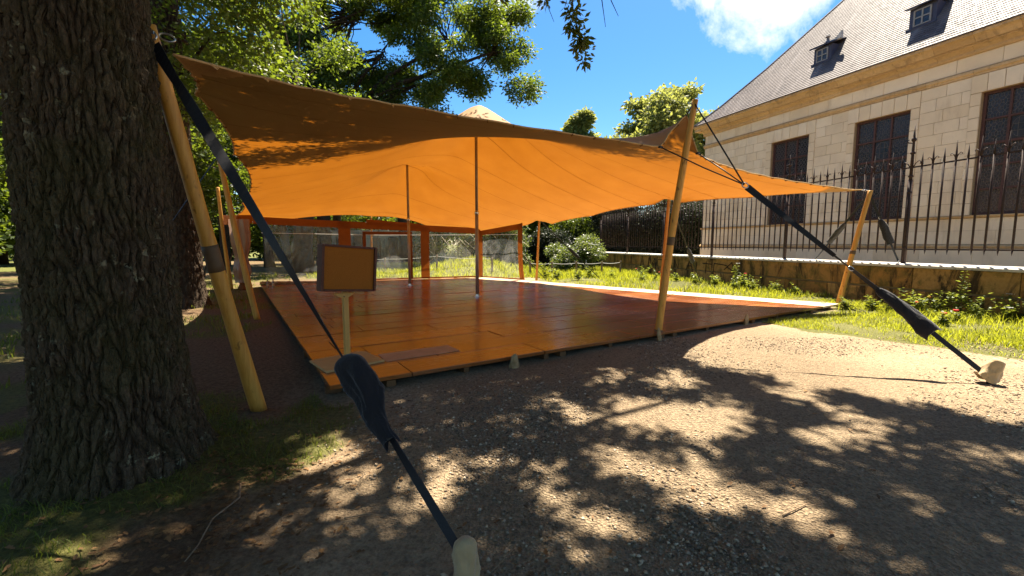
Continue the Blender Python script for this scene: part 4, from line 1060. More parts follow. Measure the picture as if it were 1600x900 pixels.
# windows
M_wood = plain('maroon_frame', (0.085, 0.042, 0.036), 0.6, 0.3, 0.2, 12)
mg2 = Mat('leaded_glass', 0.22, 0.6); n = mg2.voro(mg2.world(), 9, 'F1', 'Color'); mg2.color(mg2.mix(n, (0.012, 0.014, 0.022), (0.038, 0.036, 0.05))); mg2.bump(mg2.noise(mg2.world(), 14, 3), 0.5, 0.01)
M_lead = plain('lead_came', (0.12, 0.105, 0.10), 0.5, 0.4, 0.2, 30)
for (a, b) in WIN:
    w = MB(); dep = -0.16
    win = MB().box(bpt((a + b) / 2, dep - 0.30, (ZS + ZT) / 2), BU, BN, Zv, b - a - 0.01, 0.02, ZT - ZS - 0.01).obj('window', M_strap, bld)
    f = MB()
    fw = 0.085
    for s0, s1, z0, z1 in ((a + 0.001, a + fw, ZS + 0.001, ZT - 0.001), (b - fw, b - 0.001, ZS + 0.001, ZT - 0.001), (a + fw, b - fw, ZS + 0.001, ZS + fw), (a + fw, b - fw, ZT - fw, ZT - 0.001)):
        f.box(bpt((s0 + s1) / 2, dep, (z0 + z1) / 2), BU, BN, Zv, s1 - s0 - 0.001, 0.10, z1 - z0 - 0.001)
    f.obj('frame', M_wood, win)
    ia, ib, iz0, iz1 = a + fw, b - fw, ZS + fw, ZT - fw
    for k in (1, 2):
        s = ia + (ib - ia) * k / 3
        MB().box(bpt(s, dep + 0.003, (iz0 + iz1) / 2), BU, BN, Zv, 0.062, 0.09, iz1 - iz0).obj('mullion', M_wood, win)
    rows = [iz0 + (iz1 - iz0) * q for q in (0, 0.20, 0.40, 0.585, 0.79, 1.0)]
    for z in rows[1:-1]:
        MB().box(bpt((ia + ib) / 2, dep + 0.007, z), BU, BN, Zv, ib - ia, 0.085, 0.075 if abs(z - rows[3]) < 0.01 else 0.055).obj('transom', M_wood, win)
    for i in range(3):
        for j in range(5):
            s0, s1 = ia + (ib - ia) * i / 3, ia + (ib - ia) * (i + 1) / 3; z0, z1 = rows[j], rows[j + 1]
            cs, cz, hw, hz = (s0 + s1) / 2, (z0 + z1) / 2, (s1 - s0) / 2, (z1 - z0) / 2
            MB().box(bpt(cs, dep - 0.01, cz), BU, BN, Zv, s1 - s0 - 0.004, 0.012, z1 - z0 - 0.004).obj('pane', mg2.m, win)
            m = MB()
            def came(p, q):
                A, B = bpt(cs + p[0] * hw, dep + 0.002, cz + p[1] * hz), bpt(cs + q[0] * hw, dep + 0.002, cz + q[1] * hz)
                d = unit(B - A); m.box((A + B) / 2, d, np.cross(d, BN), BN, np.linalg.norm(B - A), 0.011, 0.012)
            nx, nz = 4, 4
            if (i, j) == (1, 3):
                circ = [(0.78 * math.cos(t_), 0.82 * math.sin(t_)) for t_ in np.linspace(0, 2 * math.pi, 15)]
                for p, q in zip(circ[:-1], circ[1:]): came(p, q)
                for q in (-0.27, 0.27): came((q, -0.78), (q, 0.78)); came((-0.74, q), (0.74, q))
            else:
                for u in range(nx):
                    for v_ in range(nz):
                        x0, x1 = -1 + 2 * u / nx, -1 + 2 * (u + 1) / nx; y0, y1 = -1 + 2 * v_ / nz, -1 + 2 * (v_ + 1) / nz; xm, ym = (x0 + x1) / 2, (y0 + y1) / 2
                        kx, ky = (x1 - x0) * 0.22, (y1 - y0) * 0.22
                        for p, q in (((xm - kx, ym - ky), (xm - kx, ym + ky)), ((xm - kx, ym + ky), (xm + kx, ym + ky)), ((xm + kx, ym + ky), (xm + kx, ym - ky)), ((xm + kx, ym - ky), (xm - kx, ym - ky)),
                                     ((x0, y0), (xm - kx, ym - ky)), ((x1, y1), (xm + kx, ym + ky)), ((x0, y1), (xm - kx, ym + ky)), ((x1, y0), (xm + kx, ym - ky))): came(p, q)
            m.obj('lead_lattice', M_lead, win, fixn=False)

# roof
mr = Mat('slate', 0.62, 0.2)
TANP = math.tan(math.radians(52)); ca, sa = math.cos(math.radians(52)), math.sin(math.radians(52))
vv = mr.node('ShaderNodeUVMap')
br = mr.node('ShaderNodeTexBrick', Scale=1.0); br.offset = 0.5
br.inputs['Color1'].default_value = (0.095, 0.077, 0.072, 1); br.inputs['Color2'].default_value = (0.15, 0.122, 0.113, 1); br.inputs['Mortar'].default_value = (0.06, 0.052, 0.052, 1)
br.inputs['Mortar Size'].default_value = 0.006; br.inputs['Brick Width'].default_value = 0.22; br.inputs['Row Height'].default_value = 0.125
mr.l.new(vv.outputs[0], br.inputs['Vector'])
w = mr.world(); n1 = mr.noise(w, 0.55, 7, 0.7, 0.6); n2 = mr.noise(w, 7, 5, 0.7)
mpv = mr.node('ShaderNodeMapping'); mpv.inputs['Scale'].default_value = (1.6, 0.28, 1); mr.l.new(vv.outputs[0], mpv.inputs['Vector']); n3 = mr.noise(mpv.outputs[0], 1.6, 6, 0.7)
c = mr.mix(mr.ramp(n1, (0.40, 0.0), (0.65, 0.75)), br.outputs['Color'], (0.195, 0.163, 0.150))
c = mr.mix(mr.ramp(n3, (0.52, 0.0), (0.70, 0.7)), c, (0.30, 0.262, 0.245))
c = mr.mix(mr.ramp(n2, (0.66, 0.0), (0.74, 0.8)), c, (0.09, 0.065, 0.07))
mr.color(c).bump(mr.math('ADD', br.outputs['Fac'], mr.math('MULTIPLY', n2, -0.6)), 0.5, 0.01)
mr.roughness(mr.ramp(n2, (0.3, 0.42), (0.7, 0.75)))
def roof_pt(s, run, lift=0.0):
    """point on the front slope: run metres in from the eave line"""
    e = 0.52 - run
    return bpt(s, e, 8.22 + run * TANP) + (V(0, 0, 1) * ca + (-BN) * sa) * lift
def s_hip(r): return float(np.interp(r, [0, 0.6, 1.75, 3.77, 5.2], [20.45, 19.2, 17.5, 15.2, 13.6]))
def _roof():
    run_max = 5.2; L = run_max / ca; n = int(L / 0.125)
    v, f, uv = [], [], []
    for k in range(n):
        l0, l1 = k * 0.125, (k + 1) * 0.125
        r0, r1 = l0 * ca, l1 * ca
        for (ra, lift) in ((r0, 0.020), (r1, 0.004)):
            for s in (SR, s_hip(ra)):
                v.append(roof_pt(s, ra, lift)); uv.append((s, ra / ca + k * 0.0))
        b = 4 * k; f.append((b + 0, b + 1, b + 3, b + 2))
        if k: f.append((b + 1, b, b - 2, b - 1))
    mb = MB().add(v, f)
    o = mb.obj('roof', mr.m, bld, base=bpt(12, 0, 8.2), fixn=False)
    me = o.data; ul = me.uv_layers.new(name='UVMap')
    for p in me.polygons:
        for li in p.loop_indices: ul.data[li].uv = uv[me.loops[li].vertex_index]
    return o
rf = _roof()
# far hip face, rear slope
hp = [roof_pt(s_hip(r), r, 0.0) for r in (0, 0.6, 1.75, 3.77, 5.2)]
e1 = bpt(20.45, -9.88, 8.22)
mb = MB()
for k in range(4): mb.add([hp[k], hp[k + 1], e1], [(0, 1, 2)])
mb.obj('roof_hip', mr.m, bld, fixn=False)
MB().add([e1, bpt(SR, -9.88, 8.22), bpt(SR, -4.68, 8.22 + 5.2 * TANP), hp[4]], [(0, 1, 2, 3)]).obj('roof_rear', mr.m, bld, fixn=False)
MB().tube([p + V(0, 0, 0.02) for p in hp], 0.045, 6).obj('hip_ridge', M_lead, bld)
# dormers
M_zinc = plain('dark_zinc', (0.055, 0.055, 0.085), 0.5, 0.4, 0.25, 8)
M_whitewin = plain('window_paint', (0.30, 0.28, 0.25), 0.5)
def dormer(s, run, w, h, finial):
    base = roof_pt(s, run); Zb = base[2]
    o0 = 0.52 - run                                                      # facade offset of the dormer front foot
    d = MB()
    # cheeks and front as one box sunk in the roof
    front = o0 - 0.06
    depth = (h + 0.1) / TANP + 0.25
    d.box(bpt(s, front - depth / 2, Zb + h / 2 - 0.05), BU, BN, Zv, w, depth, h + 0.1)
    dm = d.obj('dormer', M_zinc, bld)
    zt_ = Zb + h
    q = [bpt(s - w / 2 - 0.12, front + 0.16, zt_ - 0.02), bpt(s + w / 2 + 0.12, front + 0.16, zt_ - 0.02), bpt(s + w / 2 + 0.12, front - depth, zt_ + 0.32), bpt(s - w / 2 - 0.12, front - depth, zt_ + 0.32)]
    MB().prism(q, V(0, 0, 0.045)).obj('dormer_roof', M_zinc, dm)
    wz0, wz1 = Zb + 0.12, zt_ - 0.12; ww = w * 0.60
    MB().box(bpt(s, front + 0.012, (wz0 + wz1) / 2), BU, BN, Zv, ww, 0.02, wz1 - wz0).obj('dormer_pane', mg2.m, dm)
    for a in (-0.5, 0.0, 0.5): MB().box(bpt(s + a * ww, front + 0.03, (wz0 + wz1) / 2), BU, BN, Zv, 0.045, 0.03, wz1 - wz0 + 0.04).obj('glazing_bar', M_whitewin, dm)
    for z in (wz0, (wz0 + wz1) / 2, wz1): MB().box(bpt(s, front + 0.034, z), BU, BN, Zv, ww, 0.03, 0.038).obj('glazing_bar', M_whitewin, dm)
    MB().box(bpt(s, front + 0.05, Zb + 0.03), BU, BN, Zv, w + 0.1, 0.10, 0.06).obj('dormer_sill', M_zinc, dm)
    if finial:
        k = bpt(s - 0.12, front - 0.10, zt_ + 0.10)
        MB().lathe(k, [(0.16, 0), (0.13, 0.05), (0.06, 0.10), (0.05, 0.20), (0.10, 0.26), (0.05, 0.34)], 8).obj('finial_stub', M_lead, dm)
        MB().prism([k + BU * 0.1, k - BU * 0.55, k - BU * 0.55 + V(0, 0, 0.30), k - BU * 0.30 + V(0, 0, 0.08), k + BU * 0.1 + V(0, 0, 0.07)], BN * 0.12).obj('broken_zinc', M_capstone, dm)
    return dm
dormer(14.0, 0.90, 0.75, 0.72, True)
dormer(10.4, 0.82, 0.80, 0.76, False)
# ---------------------------------------------------------------- trees
def leaf_mat(name, dark, light, trans, fac=0.45, rough=0.5):
    m = Mat(name, rough, 0.35)
    r = m.island()
    c = m.mix(r, dark, light)
    m.color(c)
    m.translucent(m.mix(r, tuple(q * 0.7 for q in trans), trans), fac)
    return m.m
M_leafA = leaf_mat('oak_leaf', (0.028, 0.045, 0.010), (0.075, 0.095, 0.018), (0.30, 0.33, 0.02), 0.42)
M_leafB = leaf_mat('park_leaf', (0.026, 0.050, 0.010), (0.070, 0.100, 0.017), (0.215, 0.285, 0.018), 0.46)
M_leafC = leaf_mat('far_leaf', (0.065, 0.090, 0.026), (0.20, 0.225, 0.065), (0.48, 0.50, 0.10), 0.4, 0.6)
M_leafD = leaf_mat('yew_leaf', (0.010, 0.016, 0.008), (0.026, 0.034, 0.014), (0.05, 0.07, 0.02), 0.2, 0.6)
M_leafE = leaf_mat('flower_bush_leaf', (0.030, 0.055, 0.014), (0.100, 0.140, 0.038), (0.28, 0.34, 0.05), 0.35)
M_blossom = leaf_mat('blossom', (0.50, 0.50, 0.46), (0.78, 0.78, 0.72), (0.6, 0.6, 0.5), 0.3)
def sprays(rng, clumps, per, nleaf, size, spread=0.30, elong=1.9, droop=0.25):
    """leaf diamonds on little sprays scattered through ellipsoid clumps (x,y,z,rx,ry,rz)"""
    cl = np.array(clumps, float); w = (cl[:, 3] * cl[:, 4] * cl[:, 5]) ** (2 / 3); cnt = np.maximum(1, (per * w / w.mean()).astype(int))
    C = np.repeat(cl, cnt, axis=0); n = len(C)
    d = rng.normal(size=(n, 3)); d /= np.linalg.norm(d, axis=1)[:, None]
    r = rng.random(n) ** 0.42
    P = C[:, :3] + d * r[:, None] * C[:, 3:6]
    P = np.repeat(P, nleaf, axis=0); m = len(P)
    a = rng.normal(size=(m, 3)); a[:, 2] = a[:, 2] * 0.6 - droop; a /= np.linalg.norm(a, axis=1)[:, None]
    P = P + a * (rng.random(m)[:, None] ** 0.6) * spread
    b = np.cross(a, rng.normal(size=(m, 3))); b /= np.linalg.norm(b, axis=1)[:, None] + 1e-9
    c = np.cross(a, b)
    L = size * rng.uniform(0.65, 1.25, m)[:, None]; W = L / elong
    v = np.stack([P, P + a * L * 0.45 + b * W * 0.5 + c * W * 0.12, P + a * L, P + a * L * 0.45 - b * W * 0.5 + c * W * 0.12], 1)
    return v.reshape(-1, 3)
def bark_mat(name, c0, c1, lichen, moss=0.0):
    m = Mat(name, 0.95, 0.15)
    at = m.node('ShaderNodeAttribute', attribute_name='ridge').outputs['Fac']
    w = m.world(scale=(1, 1, 0.5)); n = m.noise(w, 34, 6, 0.75); n1 = m.noise(m.world(), 2.4, 5, 0.7)
    c = m.mix(m.math('MULTIPLY', at, 0.85), c0, c1)
    c = m.mix(m.ramp(n, (0.35, 0.55), (0.62, 0.0)), c, tuple(q * 0.45 for q in c0))
    l = m.math('MULTIPLY', m.ramp(m.noise(m.world(), 13, 3, 0.6), (0.62, 0.0), (0.67, 1.0)), m.ramp(n1, (0.45, 0.0), (0.6, 1.0)))
    c = m.mix(m.math('MULTIPLY', l, 0.75), c, lichen)
    if moss: c = m.mix(m.math('MULTIPLY', m.ramp(n1, (0.40, 1.0), (0.58, 0.0)), moss), c, (0.075, 0.085, 0.020))
    cr_ = m.voro(m.world(scale=(34, 34, 11)), 1.0, 'DISTANCE_TO_EDGE')
    m.color(c).bump(m.math('ADD', m.math('MULTIPLY', n, 1.0), m.math('MULTIPLY', m.ramp(cr_, (0.0, 0.0), (0.16, 1.0)), 0.55)), 1.0, 0.028)
    return m.m
M_bark = bark_mat('oak_bark', (0.042, 0.027, 0.015), (0.185, 0.132, 0.084), (0.38, 0.36, 0.23), 0.30)
M_bark2 = bark_mat('park_bark', (0.045, 0.032, 0.022), (0.13, 0.095, 0.065), (0.18, 0.17, 0.11))
M_bark3 = plain('far_bark', (0.060, 0.045, 0.032), 0.95, 0.1, 0.35, 6)
def fissured_trunk(name, cx, cy, zr, rad, parent, mat, nth, nz, depth, fur, lean=(0, 0), seed=0):
    """trunk with braided bark furrows; rad(z) radius"""
    th = np.linspace(0, 2 * math.pi, nth, endpoint=False); zz = zr
    T, Z = np.meshgrid(th, zz, indexing='ij'); t, z = T.ravel(), Z.ravel()
    r0 = rad(z)
    circ = np.stack([np.cos(t) * 2.2, np.sin(t) * 2.2, z * 1.4], 1)
    warp = (fbm(circ * np.array([1.6, 1.6, 3.2]) + seed, 4, seed) - 0.47) * 1.15
    u = (t + warp * 0.26 + 0.05 * np.sin(z * 2.1 + seed)) / (2 * math.pi) * fur
    # anisotropic cells, F2-F1
    zs = z * 5.0
    ui, zi = np.floor(u).astype(np.int64), np.floor(zs).astype(np.int64)
    f1 = np.full(len(t), 9.0); f2 = f1.copy()
    for du in (-1, 0, 1):
        for dz in (-1, 0, 1):
            cu, cz = ui + du, zi + dz; key = np.mod(cu, fur)
            px = cu + 0.15 + 0.7 * _hash(key, cz, key * 0 + 5, seed + 1); pz = cz + _hash(key, cz, key * 0 + 9, seed + 2)
            d = np.hypot((u - px) * 1.25, (zs - pz) * 0.50)
            f2 = np.where(d < f1, f1, np.minimum(f2, d)); f1 = np.minimum(f1, d)
    e = np.clip((f2 - f1) / 0.30, 0, 1); ridge = e ** 0.6
    fine = fbm(np.stack([np.cos(t) * 26, np.sin(t) * 26, z * 34], 1), 3, seed + 7)
    lum = fbm(circ * 0.8 + 11, 3, seed + 3) - 0.47
    fl_ = np.exp(-np.clip(z, 0, 9) / 0.30) * 0.05 * (0.5 + 0.5 * np.sin(5 * t + seed + 1.3 * np.sin(2 * t)))
    r = r0 * (1 + 0.10 * lum) + fl_ + depth * (ridge - 0.7) + depth * 1.5 * (fine - 0.47) + depth * 0.8 * (fbm(circ * 6, 3, seed + 5) - .47)
    x = cx + lean[0] * z + r * np.cos(t); y = cy + lean[1] * z + r * np.sin(t)
    I = np.arange(nth * len(zz)).reshape(nth, len(zz)); J = np.roll(I, -1, axis=0)
    f = np.stack([I[:, :-1], J[:, :-1], J[:, 1:], I[:, 1:]], -1).reshape(-1, 4)
    o = idx_mesh(name, np.stack([x, y, z], 1), f, mat, parent, (cx, cy, 0), True)
    a_ = o.data.attributes.new('ridge', 'FLOAT', 'POINT'); a_.data.foreach_set('value', (ridge * 0.8 + 0.2 * fine).astype(np.float32))
    return o
def limb(mb, p0, p1, r0, r1, rng, bend=0.12, n=9, k=7):
    p0, p1 = np.array(p0, float), np.array(p1, float); L = np.linalg.norm(p1 - p0); ts = np.linspace(0, 1, n)
    off = np.cumsum(rng.normal(size=(n, 3)) * L * bend / n, axis=0); off -= ts[:, None] * off[-1]; off[:, 2] += np.sin(ts * math.pi) * L * 0.06
    mb.tube(p0 + (p1 - p0) * ts[:, None] + off, r0 + (r1 - r0) * ts, k)
    return mb

# --- the near oak: its trunk fills the left of the picture, its crown shades the foreground
rng = np.random.default_rng(4)
oak = thing('oak_tree', 'huge furrowed oak trunk with lichen filling the left edge of the picture', 'tree', (-2.72, 2.94, 0), 'trees of the park')
zz = np.concatenate([np.arange(-0.15, 4.6, 0.011), np.arange(4.6, 9.2, 0.05)])
fissured_trunk('trunk', -2.74, 2.94, zz, lambda z: 0.375 + 0.20 * np.exp(-np.clip(z + 0.1, 0, 9) / 0.28) + 0.03 * np.exp(-z / 1.2) - 0.012 * np.clip(z - 2, 0, 9), oak, M_bark, 560, None, 0.036, 40, (-0.030, 0.02), 3)
SUNO = np.array([0.20, 0.40])                                              # shadow shift per metre of height
SHADE = [(-8, -4), (-8, 4.6), (-4.6, 6.2), (-2.2, 7.2), (-0.8, 7.4), (1.2, 6.5), (2.4, 5.3), (4.2, 3.6), (6.2, 2.7), (9, 1.2), (9, -4)]
GAPS = [(-0.42, 2.85, .30), (-0.15, 2.95, .22), (0.12, 2.86, .26), (-0.25, 4.2, .14), (0.33, 4.3, .20), (0.6, 3.8, .24), (0.97, 3.75, .30), (1.45, 4.0, .30), (2.0, 3.9, .34), (1.35, 3.05, .24), (0.85, 3.0, .30),
        (1.15, 2.75, .2), (0.2, 2.45, .16), (1.2, 2.45, .14), (1.7, 2.5, .24), (2.4, 2.5, .16), (3.4, 3.0, .16), (2.5, 3.3, .22), (-1.35, 2.95, .34), (-1.9, 3.5, .26), (-1.4, 3.35, .28), (-1.05, 2.7, .22), (-2.1, 3.75, .2), (-1.2, 2.3, .16), (-0.6, 2.35, .14), (-0.75, 3.5, .16), (0.4, 2.2, .12),
        (2.9, 4.3, .3), (1.9, 4.8, .3), (1.2, 5.0, .2), (-2.05, 2.2, .2), (-2.3, 1.9, .15), (-1.6, 3.9, .2), (3.1, 3.7, .25), (0.75, 4.9, .14), (1.6, 3.45, .25), (-1.75, 2.55, .12)]
clumps = []
tries = 0
GA = np.array(GAPS)
while tries < 20000:
    tries += 1
    gx, gy = rng.uniform(-8, 9), rng.uniform(-4, 7.6)
    if not in_poly(np.array([gx]), np.array([gy]), SHADE)[0]: continue
    over_tent = (gy - 2.35) - (gx + 3.2) * (5.65 - 2.35) / (1.9 + 3.2) > 0.1 and gy > 2.0
    s = rng.uniform(0.18, 0.32) if not over_tent else rng.uniform(0.36, 0.5)
    if not over_tent:
        if (np.hypot(GA[:, 0] - gx, (GA[:, 1] - gy)) < GA[:, 2] * np.where(GA[:, 1] > 3.2, 0.9, 0.60) + s * 0.50).any(): continue
        if gx + 0.75 * gy > 5.6 and gy > 3.2 and rng.random() < 0.25: continue
    h = rng.uniform(8.2, 9.4)
    c = (gx + SUNO[0] * h, gy + SUNO[1] * h, h)
    if any((c[0] - SUNO[0] * c[2] - q[0] + SUNO[0] * q[2]) ** 2 + (c[1] - SUNO[1] * c[2] - q[1] + SUNO[1] * q[2]) ** 2 < (0.062 if not over_tent else 0.165) for q in clumps): continue
    clumps.append((*c, s, s, s * 0.7))
FRONT = list(clumps)
thin = []                                                                    # thinner outer foliage over the middle of the tent
for _ in range(130):
    gx = rng.uniform(-6.0, 2.0); k = rng.random() ** 1.6 * (1.5 if gx > -3.2 else 0.9); gy = 7.4 - 0.36 * max(gx + 0.8, 0) * 1.2 + k; h = rng.uniform(8.6, 10.0) + 0.35 * k
    thin.append((gx + SUNO[0] * h, gy + SUNO[1] * h, h, 0.8, 0.8, 0.4))
for _ in range(75):                                                        # unseen foliage added behind and over the camera to cut sky light
    c = (rng.uniform(-14, 12), rng.uniform(-14, 1.5), rng.uniform(5.0, 12)); s = rng.uniform(1.2, 2.0); clumps.append((*c, s, s, s * 0.6))

wood = MB()
hubs = [(-1.2, 4.6, 8.2), (1.2, 7.2, 9.2), (3.6, 8.2, 10.0), (-4.0, 6.4, 9.2), (-1.2, 8.6, 9.9), (5.6, 6.4, 10.4), (-0.3, 2.6, 9.6), (3.0, 5.0, 10.2)]
top = V(-2.80, 3.08, 7.2)
for k, h in enumerate(hubs): limb(wood, top + V(0, 0, 0.2 * k - 0.4), h, 0.085, 0.04, rng, 0.3, 12, 8)
for c in clumps[::6]:
    h = min(hubs, key=lambda q: (q[0] - c[0]) ** 2 + (q[1] - c[1]) ** 2 + (q[2] - c[2]) ** 2)
    limb(wood, h, c[:3], 0.035, 0.010, rng, 0.25, 6, 5)
wood.obj('limbs', M_bark2, oak, smooth=True, fixn=False)
fast_mesh('crown', sprays(rng, clumps[:-75], 30, 9, 0.14, 0.11), 4, M_leafA, oak)
fast_mesh('outer_crown', sprays(rng, thin, 11, 9, 0.14, 0.20), 4, M_leafA, oak)
fast_mesh('sky_block_foliage', sprays(rng, clumps[-75:], 60, 9, 0.34, 0.4), 4, M_leafA, oak)
# twigs of the same crown that hang into the picture
tw = MB(); hang = []
for pts in ([(0.6, 8.0, 7.4), (0.9, 8.0, 6.7), (1.02, 8.0, 6.15), (1.06, 7.95, 5.55), (1.22, 7.95, 4.9)], [(1.0, 8.0, 6.9), (1.5, 8.05, 6.4), (1.72, 8.0, 5.75), (1.85, 8.0, 5.5)],
            [(0.3, 8.3, 7.5), (0.25, 8.3, 6.5), (0.55, 8.25, 6.0), (0.75, 8.2, 5.5)], [(0.25, 8.3, 6.5), (0.0, 8.2, 6.2), (-0.3, 8.2, 5.95)], [(1.15, 8.0, 6.15), (1.55, 8.0, 5.8), (1.62, 7.95, 5.3)]):
    tw.tube(pts, np.linspace(0.016, 0.004, len(pts)), 5)
tw.obj('hanging_twigs', M_bark2, oak, smooth=True, fixn=False)
for c in ((1.02, 8.0, 5.95, .10, .1, .14), (1.04, 7.97, 5.62, .12, .1, .12), (1.10, 7.95, 5.35, .13, .12, .12), (1.18, 7.95, 5.05, .13, .12, .14), (1.28, 7.95, 4.82, .1, .1, .1), (1.12, 8, 5.15, .1, .1, .1), (0.25, 8.3, 6.25, .16, .12, .14), (0.98, 8.0, 6.45, .14, .12, .12), (0.1, 8.25, 6.15, .13, .1, .1), (-0.15, 8.2, 6.0, .12, .1, .1), (0.6, 8.2, 5.95, .08, .08, .1)): hang.append(c)
fast_mesh('hanging_leaves', sprays(rng, hang, 9, 9, 0.12, 0.10, 2.1, 0.5), 4, M_leafA, oak)

# --- second trunk, in shade behind the oak
rng = np.random.default_rng(9)
t2 = thing('park_tree', 'dark tree trunk standing in shade between the oak and the left tent edge', 'tree', (-8.1, 10.75, 0), 'trees of the park')
fissured_trunk('trunk', -8.1, 10.75, np.concatenate([np.arange(-0.15, 7.5, 0.04), np.arange(7.5, 11, 0.2)]), lambda z: 0.37 + 0.16 * np.exp(-np.clip(z + .1, 0, 9) / 0.4) - 0.012 * np.clip(z - 2, 0, 9), t2, M_bark2, 150, None, 0.04, 24, (-0.01, 0.0), 8)
cl = []
for k in range(130):
    x = rng.uniform(-14.5, -3.6); y = rng.uniform(8.8, 16.5); z = rng.uniform(4.2 + 0.35 * max(0, x + 9), 12.5)
    if math.hypot(x + 8.1, y - 11.5) < 0.9: continue
    sy_ = y - 0.4 * (z - 3.5)
    if sy_ > 3 and x - 0.2 * (z - 3.5) > -2.6 - 0.6 * (sy_ - 3.5) - 0.2: continue
    s = rng.uniform(0.7, 1.25); cl.append((x, y, z, s, s, s * 0.62))
w = MB()
for c in cl[:34]: limb(w, (-8.15, 10.75, min(9.5, max(4.0, c[2] - 1.0))), c[:3], 0.075, 0.012, rng, 0.22, 8, 5)
w.obj('limbs', M_bark2, t2, smooth=True, fixn=False)
fast_mesh('crown', sprays(rng, cl, 78, 10, 0.14, 0.32), 4, M_leafB, t2)

# --- tree whose long boughs hang over the back of the tent
t3 = thing('park_tree', 'spreading tree whose backlit boughs hang over the tent roof', 'tree', (-14.2, 33.0, 0), 'trees of the park')
rng = np.random.default_rng(15)
fissured_trunk('trunk', -14.2, 33.0, np.arange(-0.15, 15, 0.12), lambda z: 0.50 + 0.16 * np.exp(-np.clip(z + .1, 0, 9) / 0.4) - 0.02 * np.clip(z - 2, 0, 9), t3, M_bark2, 90, None, 0.04, 20, (0.02, 0.0), 12)
cl = []
outline = [(400, -60), (400, 100), (480, 140), (560, 150), (640, 172), (700, 165), (745, 150), (800, 165), (835, 150), (838, 118), (805, 80), (822, 40), (815, -60)]
while len(cl) < 100:
    px, py = rng.uniform(400, 840), rng.uniform(-30, 172)
    if not in_poly(np.array([px]), np.array([py]), outline)[0]: continue
    Y = rng.uniform(31.5, 36.0); X = (px - 800) / 683 * Y; Z = 1.55 + (382 - py) / 683 * Y
    s = rng.uniform(0.75, 1.4); cl.append((X, Y, Z, s, s, s * 0.7))
for k in range(26):
    x = rng.uniform(-24, -10); y = rng.uniform(30, 36); z = rng.uniform(9, 17); s = rng.uniform(0.9, 1.5); cl.append((x, y, z, s, s, s * 0.65))
w = MB()
for h in ((-9.5, 33.5, 15.5), (-4.7, 33.5, 16.3), (-1.3, 33.5, 15.6), (-7.2, 33.5, 13.2), (-11.5, 33.5, 18)): limb(w, (-14.1, 33.0, 9.5), h, 0.26, 0.08, rng, 0.12, 12, 7)
hb = [(-9.5, 33.5, 15.5), (-4.7, 33.5, 16.3), (-1.3, 33.5, 15.6), (-7.2, 33.5, 13.2), (-11.5, 33.5, 18)]
for c in cl:
    h = min(hb, key=lambda q: sum((q[i] - c[i]) ** 2 for i in range(3))); limb(w, h, c[:3], 0.05, 0.012, rng, 0.2, 6, 5)
w.obj('limbs', M_bark2, t3, smooth=True, fixn=False)
fast_mesh('crown', sprays(rng, cl, 95, 11, 0.25, 0.42, 2.1, 0.35), 4, M_leafB, t3)

# --- row of park trunks and crowns seen through and beside the clear windows
def park_tree(x, y, r, h, seed, label, crown=True, mat=None, ztop=14.0, n=16, rr=(1.2, 2.2)):
    rng = np.random.default_rng(seed)
    t = thing('park_tree', label, 'tree', (x, y, 0), 'trees of the park')
    w = MB(); pts = [V(x + 0.15 * math.sin(seed + k), y + 0.1 * math.cos(seed * 2 + k), -0.1 + h * k / 7) for k in range(8)]
    w.tube(pts, [r * 1.5, r * 1.05, r, r * 0.95, r * 0.9, r * 0.8, r * 0.65, r * 0.45], 12)
    cl = []
    for k in range(n):
        a = rng.uniform(0, 6.28); q = rng.uniform(0.2, 1) * 3.6; z = rng.uniform(h * 0.45, ztop); s = rng.uniform(*rr)
        cl.append((x + q * math.cos(a), y + q * math.sin(a), z, s, s, s * 0.65))
        limb(w, pts[5] if z < h else pts[6], cl[-1][:3], 0.06, 0.012, rng, 0.15, 6, 5)
    w.obj('trunk', M_bark3, t, smooth=True, fixn=False)
    fast_mesh('crown', sprays(rng, cl, 110, 8, 0.24, 0.5), 4, mat or M_leafB, t)
    return t
park_tree(-11.7, 24.6, 0.48, 11, 30, 'stout dark trunk right of the pale standing slab, seen through the far clear window', ztop=15, n=10)
park_tree(-20.5, 31, 0.30, 9, 31, 'slim dark trunk seen through the left end of the far clear window')
park_tree(-18.2, 35, 0.28, 9, 32, 'slim dark trunk, second from left through the far clear window')
park_tree(-16.8, 30, 0.25, 9, 33, 'slim dark trunk left of the pale standing slab')
park_tree(-15.0, 38, 0.34, 10, 34, 'grey trunk far behind the pale standing slab')
park_tree(-23.5, 27, 0.38, 10, 35, 'dark park trunk at the far left beyond the gathered curtain')
park_tree(-27.0, 22, 0.40, 10, 36, 'dark trunk and crown at the left margin behind the oak', ztop=12)
park_tree(-13.5, 18.5, 0.22, 7, 37, 'young leafy tree in shade behind the left tent edge', ztop=9, rr=(0.8, 1.5))
park_tree(-8.5, 34, 0.40, 11, 38, 'dark trunk seen through the middle clear window before the ruined wall', ztop=15)
park_tree(-19, 17.5, 0.3, 9, 39, 'leafy tree filling the gap left of the gathered curtain', ztop=11)

